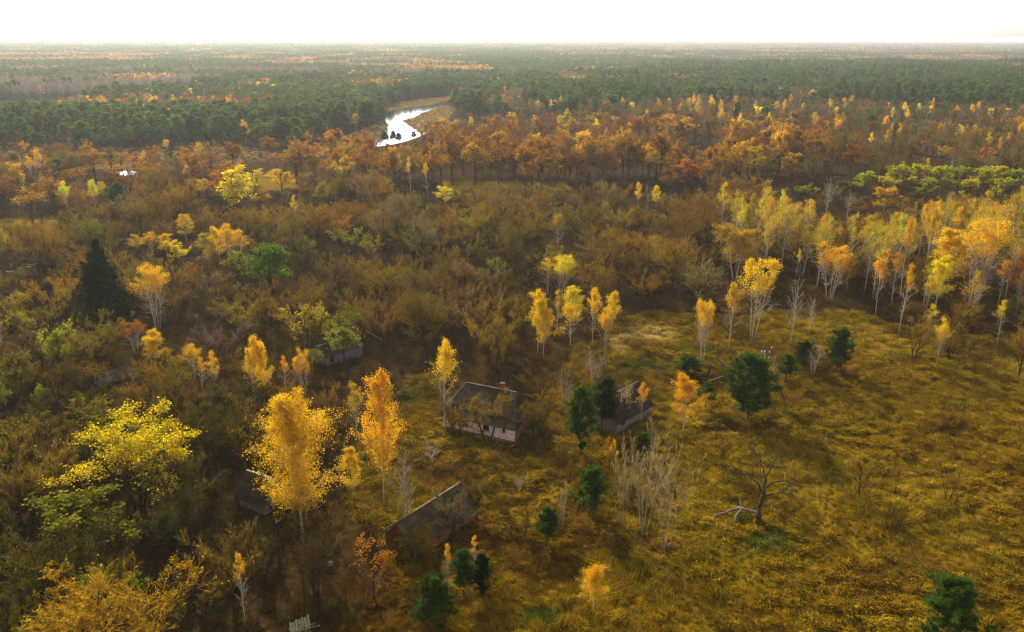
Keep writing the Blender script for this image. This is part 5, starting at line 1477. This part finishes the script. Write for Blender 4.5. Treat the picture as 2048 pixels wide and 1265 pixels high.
# --- collapsing timber shed deep in the left thicket
S0, S1 = at(222, 778), at(292, 752)
rz, L = frame_of(S0, S1)
gabled('timber_shed', S0, rz, L * 0.7, 3.0, 1.0, 1.9, 0.3, 0.3, OLD_WOOD, RUST_ROOF, 'collapsing low timber shed in the dark gap of the left thicket', 0.55, [(0.4, 1.4, 0.2, 1.0)], drop=0.5)
# --- ruin behind the pale green tree
S0, S1 = at(655, 735), at(728, 712)
rz, L = frame_of(S0, S1)
gabled('ruined_hut', S0, rz, L, 4.2, 1.8, 2.9, 0.3, 0.3, GREY_WALL, SLATE_DARK, 'ruined hut with slate roof hidden by the pale green leafy tree', 0.5, [(0.8, 1.6, 0.4, 1.8)])
# --- wrecked wall at the left edge: posts with gaps and a lintel
p0, p1 = at(-4, 566), at(70, 560)
rz, L = frame_of(p0, p1)
ruin = empty('ruined_wall', (p0[0], p0[1], 0), rz)
tag(ruin, 'bluish-grey broken wall with gaps at the left edge of the thicket', 'wall')
for x, w_, h_ in ((0.2, 0.9, 2.2), (2.0, 1.6, 1.9), (4.4, 1.0, 2.5), (6.0, 0.9, 2.6), (7.2, 0.7, 2.9)):
    m = MBx(); m.box(x, x + w_, 0, 0.3, -0.3, h_); m.build('wall_pier', GREY_WALL, ruin)
m = MBx(); m.box(5.9, 8.2, -0.05, 0.35, 2.903, 3.08); m.build('lintel', DARK_WOOD, ruin)

# --- fallen timber frame by the largest pine
def at_h(px, py, h): return tuple(at(px, py, h))
fr = empty('timber_ruin', tuple(at(1425, 766)), 0)
tag(fr, 'dark broken timber frame of leaning posts and beams behind the largest pine', 'ruin')
o0 = np.array(fr.location)
def rel(p): return tuple(np.array(p) - o0)
for nm, a, b_, w_ in (('frame_post', (1412, 768, 0.0), (1425, 730, 2.6), 0.24), ('frame_post', (1446, 752, 0.0), (1449, 725, 2.1), 0.20), ('frame_post', (1437, 773, -0.1), (1437.5, 754, 1.4), 0.20),
                      ('frame_beam', (1436, 716, 2.3), (1462, 738, 2.0), 0.24), ('frame_beam', (1411, 766, 1.0), (1449, 752.5, 1.5), 0.26), ('frame_beam', (1398, 768, 0.2), (1416, 764, 1.0), 0.24)):
    m = MBx(); m.beam(rel(at_h(*a)), rel(at_h(*b_)), w_); m.build(nm, DARK_WOOD, fr)
# --- utility pole: concrete stub lashed to a timber pole, cross-arms with insulators
g = at(1531, 750)
hp = tall(1531, 750, 694)
pole = empty('utility_pole', (g[0], g[1], 0), math.radians(-12))
tag(pole, 'old wooden utility pole with white insulators behind the largest pine', 'utility pole')
m = MBx(); m.beam((0, 0, -0.3), (0, 0, hp), 0.22); m.build('pole', OLD_WOOD, pole)
m = MBx(); m.beam((-0.26, 0, -0.3), (-0.24, 0, hp - 0.9), 0.20); m.build('stub_post', CONCRETE, pole)
for z, x0, x1 in ((hp - 0.25, -0.1, 0.75), (hp - 1.0, -0.9, 0.5), (hp - 1.9, -1.5, 0.5)):
    m = MBx(); m.beam((x0, 0.16, z), (x1, 0.16, z), 0.10); arm = m.build('cross_arm', OLD_WOOD, pole)
    for x in ((x1 - 0.15,) if z > hp - 0.5 else (x0 + 0.12, x0 + 0.55, x1 - 0.12)):
        T = Buf()
        prof = [(0.03, 0.0), (0.03, 0.10), (0.10, 0.12), (0.11, 0.20), (0.07, 0.24), (0.10, 0.27), (0.09, 0.34), (0.03, 0.38)]
        a_ = np.arange(8) * math.pi / 4
        V = [(x + r * math.cos(q), 0.16 + r * math.sin(q), z + 0.05 + h) for r, h in prof for q in a_]
        Fq = [(k * 8 + j, k * 8 + (j + 1) % 8, k * 8 + 8 + (j + 1) % 8, k * 8 + 8 + j) for k in range(len(prof) - 1) for j in range(8)]
        T.add(V, Fq); part('insulator', T.mesh('insulator', [PORCELAIN]), arm)

# --- the dead tree and its torn-off limb
def gnarled(name, pix_lines, foot, mat, label, cat, sides=6, twigs=0, seed=5):
    """limbs traced as 3-D polylines: (photo x, photo y, height, radius) per joint"""
    o = empty(name, (foot[0], foot[1], float(gz(foot[0], foot[1]))))
    tag(o, label, cat)
    org = np.array([foot[0], foot[1], 0])
    g = np.random.default_rng(seed)
    for k, line in enumerate(pix_lines):
        P = np.array([np.array(at(p[0], p[1], p[2])) - org for p in line]); R = np.array([p[3] for p in line])
        T = Buf()
        seg = []
        for i in range(len(P) - 1):
            for t in np.linspace(0, 1, 4, endpoint=False):
                seg.append((*(P[i] + (P[i + 1] - P[i]) * t + g.normal(size=3) * R[i] * 0.25 * (t > 0)), R[i] + (R[i + 1] - R[i]) * t))
        seg.append((*P[-1], R[-1])); seg = np.array(seg)
        n = len(seg)
        D = unit(np.gradient(seg[:, :3], axis=0))
        ref = np.where(np.abs(D[:, 2:3]) > 0.9, np.array([1.0, 0, 0]), np.array([0, 0, 1.0]))
        u = unit(np.cross(D, ref)); w = np.cross(D, u)
        a_ = np.arange(sides) * 2 * math.pi / sides
        V = seg[:, None, :3] + seg[:, None, 3:4] * (np.cos(a_)[None, :, None] * u[:, None] + np.sin(a_)[None, :, None] * w[:, None])
        Fq = [(i * sides + j, i * sides + (j + 1) % sides, (i + 1) * sides + (j + 1) % sides, (i + 1) * sides + j) for i in range(n - 1) for j in range(sides)]
        T.add(V.reshape(-1, 3), Fq)
        part('trunk' if k == 0 else 'limb', T.mesh(name + '_limb', [mat]), o)
        if twigs and k:
            par = dict(p0=P[:1].repeat(1, 0), p1=P[len(P) // 2:len(P) // 2 + 1], p2=P[-1:], r=R[:1], len=np.array([np.linalg.norm(P[-1] - P[0])]))
            A_ = kids(par, 9, 0.3, 1.0, 0.8, 0.42, g, up=0.15); D_ = kids(A_, 5, 0.2, 1.0, 0.7, 0.5, g, up=0.1); E_ = kids(D_, 4, 0.2, 1, 0.7, 0.6, g)
            TW = Buf(); tubes(TW, A_, 2, 3, 0, g); slivers(TW, D_, 0.02, 0, g); slivers(TW, E_, 0.012, 0, g)
            part('twig', TW.mesh(name + '_twig', [mat]), bpy.data.objects[o.children[-1].name])
    return o
ft = at(1518, 1045)
gnarled('dead_tree', [[(1518, 1048, -0.2, 0.34), (1521, 1018, 1.2, 0.25), (1530, 985, 2.8, 0.21), (1534, 955, 4.2, 0.15)],
                      [(1530, 985, 2.8, 0.14), (1518, 962, 3.8, 0.09), (1498, 948, 4.3, 0.05), (1482, 943, 4.5, 0.03)],
                      [(1534, 955, 4.2, 0.12), (1546, 932, 5.2, 0.08), (1552, 918, 5.9, 0.05), (1560, 905, 6.4, 0.02)],
                      [(1534, 955, 4.2, 0.12), (1530, 932, 5.3, 0.07), (1518, 920, 5.7, 0.04), (1512, 903, 6.4, 0.02)],
                      [(1531, 975, 3.2, 0.12), (1552, 962, 3.7, 0.08), (1572, 958, 3.8, 0.05), (1592, 968, 3.4, 0.02)],
                      [(1528, 990, 2.6, 0.10), (1550, 985, 2.9, 0.06), (1568, 980, 2.6, 0.04), (1580, 990, 2.2, 0.02)]],
        ft, DARK_BARK, 'dark gnarled dead tree with a torn-off limb lying beside it', 'tree', twigs=1)
ft = at(1480, 1040)
gnarled('fallen_limb', [[(1516, 1024, 0.75, 0.17), (1486, 1016, 1.0, 0.17), (1465, 1019, 0.75, 0.13), (1440, 1028, 0.55, 0.10), (1424, 1036, 0.2, 0.05)],
                        [(1486, 1017, 1.0, 0.16), (1474, 1034, 0.6, 0.14), (1470, 1050, 0.15, 0.09)],
                        [(1486, 1016, 1.0, 0.10), (1484, 1000, 1.5, 0.08), (1482, 994, 1.7, 0.04)],
                        [(1440, 1028, 0.5, 0.07), (1430, 1040, 0.15, 0.05), (1427, 1048, 0.0, 0.03)],
                        [(1486, 1014, 1.05, 0.10), (1470, 1013, 0.9, 0.07)]],
        ft, OLD_WOOD, 'pale torn-off limb lying in the grass beside the dead tree', 'fallen limb', seed=9)
# --- grey pole lying in the thicket, board by the house, stone, plank heap
a, b_ = at(735, 664, 0.6), at(760, 678, 0.3)
fp = tag(empty('fallen_pole', tuple((a + b_) / 2)), 'thin pale grey pole lying over the bushes beyond the row of four birches', 'pole')
m = MBx(); m.beam(tuple(a - (a + b_) / 2), tuple(b_ - (a + b_) / 2), 0.14); m.build('shaft', PALE_WOOD, fp)
m = MBx(); m.beam(tuple(b_ - (a + b_) / 2 + np.array([0.01, 0, 0])), tuple(b_ - (a + b_) / 2 + np.array([0.35, -0.3, -0.1])), 0.10); m.build('broken_end', PALE_WOOD, fp)
a, b_ = at(872, 840, 0.15), at(888, 836, 0.25)
m = MBx(); m.beam(tuple(a - a), tuple(b_ - a), 0.22, 0.05)
bd = m.build('loose_board', PALE_WOOD); bd.location = tuple(a); tag(bd, 'white loose board in the grass at the left end of the house', 'board')
a, b_ = at(1018, 895, 0.12), at(1033, 890, 0.3)
m = MBx(); m.beam(tuple(a - a), tuple(b_ - a), 0.16, 0.04)
bd = m.build('loose_board', PALE_WOOD); bd.location = tuple(a); tag(bd, 'thin pale board on the ground at the brick corner of the house', 'board')
g = at(665, 1135)
T = Buf()
a_ = np.arange(8) * math.pi / 4
V = [(r * math.cos(q) * (1 + 0.2 * math.sin(3 * q)), r * math.sin(q), z) for r, z in ((0.26, -0.1), (0.30, 0.1), (0.22, 0.26), (0.05, 0.33)) for q in a_]
T.add(V, [(k * 8 + j, k * 8 + (j + 1) % 8, k * 8 + 8 + (j + 1) % 8, k * 8 + 8 + j) for k in range(3) for j in range(8)])
st = part('field_stone', T.mesh('field_stone', [STONE])); st.location = (g[0], g[1], 0.3)
tag(st, 'pale grey stone in the thicket below the big golden birch', 'stone')
# plank heap: a collapsed slatted panel
g0, g1 = at(584, 1263, 0.5), at(632, 1252, 0.5)
rz, L = frame_of(g0, g1)
hp_ = empty('fence_panel', tuple(g0), rz)
hp_.rotation_euler = (math.radians(22), 0, rz)
tag(hp_, 'collapsed slatted panel of pale greenish planks at the bottom edge', 'fence panel')
for i in range(7):
    m = MBx(); m.box(i * 0.26, i * 0.26 + 0.20, -0.9 + 0.05 * (i % 3), 0.75 + 0.06 * i - 0.12 * (i % 2), 0.05, 0.085)
    m.build('plank', GREENISH_BOARD, hp_)
m = MBx(); m.box(-0.1, 2.25, 0.05, 0.17, 0.0, 0.047); m.build('cross_rail', GREENISH_BOARD, hp_)
m = MBx(); m.box(0.2, 2.55, -0.25, -0.13, 0.088, 0.13); m.build('cross_rail', GREENISH_BOARD, hp_)

# --- white buildings of the far town
for px, py, w_, h_, n_, lab in ((1038, 92, 26, 13, 3, 'first of four white blocks far off on the horizon'), (1044.5, 92, 26, 14, 3, 'second of four white blocks far off on the horizon'), (1050.5, 92, 26, 13, 3, 'third of four white blocks far off on the horizon'), (1056, 92, 28, 15, 3, 'fourth and largest of four white blocks far off on the horizon'),
                               (362, 99, 9, 30, 1, 'white tower nearest the left edge, far off in the haze'), (366, 99, 9, 34, 1, 'middle white tower of three, far off in the haze'), (370, 99, 9, 32, 1, 'third white tower of three, far off in the haze'),
                               (655, 95, 9, 36, 1, 'lone pair of white towers in the distant haze, first'), (662, 95, 9, 38, 1, 'lone pair of white towers in the distant haze, second'), (899, 93, 8, 42, 1, 'thin white mast-like tower in the far haze, first of two'), (906, 93, 8, 44, 1, 'thin white mast-like tower in the far haze, second of two')):
    g = at(px, py)
    bl = empty('apartment_block' if n_ == 3 else 'white_tower', (g[0], g[1], 0), 0.1)
    tag(bl, lab, 'building', 'white buildings on the horizon')
    m = MBx(); m.box(-w_ / 2, w_ / 2, -6, 6, -1, h_); m.build('wall', FAR_WHITE, bl)
    m = MBx(); m.box(-w_ / 2 - 0.4, w_ / 2 + 0.4, -6.4, 6.4, h_ + 0.003, h_ + 1.0); m.build('roof', CONCRETE, bl)
# ------------------------------------------------------------------ grass, undergrowth
def tuft(seed, n, h, w, lean, spread):
    g = np.random.default_rng(seed)
    B = Buf()
    o = np.stack([g.normal(size=n) * spread, g.normal(size=n) * spread, np.full(n, -0.05)], 1)
    d = np.stack([lean + g.normal(size=n) * 0.35, g.normal(size=n) * 0.35, np.ones(n)], 1)
    L = h * g.uniform(0.6, 1.2, (n, 1))
    p1 = o + unit(d) * L * 0.55
    d2 = d.copy(); d2[:, 0] += lean * 1.6; d2[:, 2] *= 0.35
    p2 = p1 + unit(d2) * L * 0.5
    s = perp(unit(d), g) * w
    V = np.stack([o - s, o + s, p1 + s * 0.8, p1 - s * 0.8, p2], 1).reshape(-1, 3)
    b = np.arange(n)[:, None] * 5
    vr = np.repeat(g.random(n), 5)
    B.add(V, b + np.array([[0, 1, 2, 3]]), 0, vr)
    B.F.append((b + np.array([[3, 2, 4]]), 0))
    return B
BLADE_I = foliage_material('grass_blade', True, 0.4, 0.6, 1.4, (1.0, 0.92, 0.8))
tufts = [tuft(300 + i, 34, 0.75, 0.028, 0.55 + 0.1 * i, 0.20).mesh('grass_tuft_%d' % i, [BLADE_I]) for i in range(4)]
g = np.random.default_rng(81)
x, y = grid(-80, 90, 54, 152, 0.56, g)
px, py, _ = proj(x, y)
mdw, grn, strw, litsh = cover(x, y)
ok = (px > -60) & (px < 2110) & (py < 1330)
dens = np.clip(mdw * 1.0 - litsh * 0.45, 0.0, 1)
for bx, by, r in BUILT[:2]: pass
ok &= g.random(len(x)) < dens
td = track_dist(x, y)
ok &= ~((td < 0.25) & (g.random(len(x)) < 0.4))
def inside_house(x, y):
    r = np.zeros(len(x), bool)
    for o_, lx0, lx1, ly0, ly1 in ((house, -11, 0.3, -0.1, 8.6), (shed, -0.2, 7.6, -0.1, 4.8)):
        c_, s_ = math.cos(o_.rotation_euler.z), math.sin(o_.rotation_euler.z)
        ux = (x - o_.location.x) * c_ + (y - o_.location.y) * s_; uy = -(x - o_.location.x) * s_ + (y - o_.location.y) * c_
        r |= (ux > lx0) & (ux < lx1) & (uy > ly0) & (uy < ly1)
    return r
ok &= ~inside_house(x, y)
x, y, grn, strw, litsh, td = x[ok], y[ok], grn[ok], strw[ok], litsh[ok], td[ok]
n = len(x)
f1, f2, f3 = vnoise(x / 7, y / 7, 41), vnoise(x / 2.2, y / 2.2, 42), vnoise(x / 16, y / 16, 43)
mixv = (f1 * 0.5 + f2 * 0.25 + f3 * 0.5)
pal = np.array([(0.15, 0.084, 0.005), (0.30, 0.188, 0.007), (0.26, 0.186, 0.007), (0.40, 0.272, 0.014)])
ix = np.clip((mixv - 0.3) / 0.65 * 3, 0, 2.999); i0 = ix.astype(int); fr_ = (ix - i0)[:, None]
tint = pal[i0] * (1 - fr_) + pal[i0 + 1] * fr_
tint = tint * (1 - grn[:, None]) + np.array((0.045, 0.085, 0.010)) * grn[:, None]
tint = tint * (1 - strw[:, None] * 0.85) + np.array((0.58, 0.44, 0.14)) * strw[:, None] * 0.85
tint = tint * (1 - 0.4 * litsh[:, None]) + np.array((0.09, 0.03, 0.008)) * 0.4 * litsh[:, None]
tint *= g.uniform(0.65, 1.35, (n, 1)) * np.where(td < 0.6, 0.62, 1.0)[:, None]
rot = vnoise(x / 9, y / 9, 44) * 5.0 + g.normal(size=n) * 0.9
hs = (0.30 + 1.25 * vnoise(x / 1.2, y / 1.2, 5) * (0.5 + vnoise(x / 4, y / 4, 45))) * np.where(td < 0.8, 0.45, 1.0) * g.uniform(0.8, 1.25, n)
sc = np.stack([np.clip(hs, 0.6, 1.3) * 1.1, np.clip(hs, 0.6, 1.3) * 1.1, hs], 1)
scatter('meadow_grass', np.stack([x, y, gz(x, y)], 1), tufts, g.integers(0, 4, n), rot, sc, tint, 'ochre and olive tussock grass of the meadow')

def brush(seed, n, h):
    g = np.random.default_rng(seed)
    B = Buf()
    o = np.stack([g.normal(size=n) * 0.35, g.normal(size=n) * 0.35, np.full(n, -0.05)], 1)
    d = unit(np.stack([g.normal(size=n) * 0.55, g.normal(size=n) * 0.55, np.ones(n)], 1))
    L = h * g.uniform(0.5, 1.2, (n, 1))
    s = perp(d, g) * 0.018
    V = np.stack([o - s, o + s, o + d * L], 1).reshape(-1, 3)
    B.add(V, np.arange(n)[:, None] * 3 + np.array([[0, 1, 2]]), 0, np.repeat(g.random(n), 3))
    P = o[:n // 2] + d[:n // 2] * L[:n // 2] * g.uniform(0.3, 1, (n // 2, 1))
    leaves(B, P, 0.16, 0, g)
    return B
def stalks(seed, n, h):
    g = np.random.default_rng(seed)
    B = Buf()
    o = np.stack([g.normal(size=n) * 0.25, g.normal(size=n) * 0.25, np.full(n, -0.05)], 1)
    d = unit(np.stack([g.normal(size=n) * 0.3, g.normal(size=n) * 0.3, np.ones(n)], 1))
    L = h * g.uniform(0.5, 1.2, (n, 1)); s = perp(d, g) * 0.012
    B.add(np.stack([o - s, o + s, o + d * L], 1).reshape(-1, 3), np.arange(n)[:, None] * 3 + np.array([[0, 1, 2]]), 0, np.repeat(g.random(n), 3))
    leaves(B, o + d * L * g.uniform(0.75, 1, (n, 1)), 0.10, 0, g)
    return B
weeds = [stalks(320 + i, 16 + 6 * i, 1.0).mesh('dead_weed_%d' % i, [TWIG_I]) for i in range(3)]
g2 = np.random.default_rng(84)
wx, wy = grid(-70, 90, 56, 150, 1.15, g2)
wpx, wpy, _ = proj(wx, wy)
wm, wg, ws, wl = cover(wx, wy)
wok = (wm > 0.5) & (vnoise(wx / 5, wy / 5, 51) * 0.7 + vnoise(wx / 1.7, wy / 1.7, 52) * 0.3 > 0.56) & (wpx > -40) & (wpx < 2090) & (wpy < 1320) & ~inside_house(wx, wy) & (track_dist(wx, wy) > 0.8)
wx, wy = wx[wok], wy[wok]; n = len(wx)
wp = np.array([(0.11, 0.060, 0.014), (0.075, 0.045, 0.012), (0.16, 0.10, 0.03), (0.09, 0.08, 0.012)])
s0 = g2.uniform(0.6, 1.5, n)
scatter('dead_weeds', np.stack([wx, wy, gz(wx, wy)], 1), weeds, g2.integers(0, 3, n), g2.uniform(0, 6.28, n), np.stack([s0, s0, s0 * g2.uniform(0.7, 1.4, n)], 1), wp[g2.integers(0, 4, n)] * g2.uniform(0.7, 1.2, (n, 1)), 'brown dead weed stalks standing in patches of the meadow grass')
brushes = [brush(310 + i, 46, 1.2).mesh('undergrowth_%d' % i, [TWIG_I]) for i in range(4)]
g = np.random.default_rng(82)
x, y = grid(-190, 200, 52, 290, 1.5, g)
px, py, _ = proj(x, y)
mdw, grn, strw, litsh = cover(x, y)
ok = (px > -60) & (px < 2110) & (py < 1340) & (mdw < 0.5) & (g.random(len(x)) < 0.75)
for o_ in OPEN: ok &= ~inpoly(px, py, o_)
ok &= ~inside_house(x, y)
x, y = x[ok], y[ok]; n = len(x)
pal = np.array([(0.06, 0.036, 0.008), (0.10, 0.062, 0.010), (0.06, 0.048, 0.008), (0.08, 0.045, 0.014)])
tint = pal[g.integers(0, 4, n)] * g.uniform(0.7, 1.25, (n, 1))
s0 = g.uniform(0.6, 1.5, n)
scatter('undergrowth', np.stack([x, y, gz(x, y)], 1), brushes, g.integers(0, 4, n), g.uniform(0, 6.28, n), np.stack([s0, s0, s0 * g.uniform(0.7, 1.2, n)], 1), tint, 'brown undergrowth and dead weeds on the thicket floor')
# reeds on the river banks and the marsh
g = np.random.default_rng(83)
x, y = grid(-330, 60, 330, 700, 2.6, g)
px, py, _ = proj(x, y)
inb = inpoly(px, py, BANK_R) | inpoly(px, py, BANK_L) | inpoly(px, py, BANK_U)
inm = inpoly(px, py, MARSH_P)
keep = (inb | (inm & (g.random(len(x)) < 0.6)))
for o_ in WET: keep &= ~inpoly(px, py, o_)
x, y, inm = x[keep], y[keep], inm[keep]; n = len(x)
pal = np.array([(0.24, 0.15, 0.04), (0.19, 0.14, 0.035), (0.27, 0.18, 0.06)])
pal2 = np.array([(0.11, 0.06, 0.03), (0.15, 0.09, 0.03), (0.08, 0.05, 0.03)])
k = g.integers(0, 3, n)
tint = np.where(inm[:, None], pal2[k], pal[k]) * g.uniform(0.8, 1.2, (n, 1))
s0 = g.uniform(1.5, 2.6, n)
scatter('reeds', np.stack([x, y, np.full(n, 0.05)], 1), tufts, g.integers(0, 4, n), g.uniform(0, 6.28, n), np.stack([s0, s0, s0 * 0.8], 1), tint, 'dry reeds and sedge on the river banks and marsh')

# ------------------------------------------------------------------ haze over the whole country
m, N, L = material('haze')
v = N.new('ShaderNodeVolumePrincipled')
v.inputs['Color'].default_value = (0.86, 0.88, 0.91, 1)
v.inputs['Density'].default_value = HAZE_DENSITY
v.inputs['Anisotropy'].default_value = 0.4
o = N.new('ShaderNodeOutputMaterial'); L.new(v.outputs[0], o.inputs['Volume'])
m.volume_intersection_method if hasattr(m, 'volume_intersection_method') else None
b = MBx(); b.box(-27000, 27000, -500, 43500, -1.6, 54)
hz = b.build('haze', m)
tag(hz, None, None, None, 'stuff')
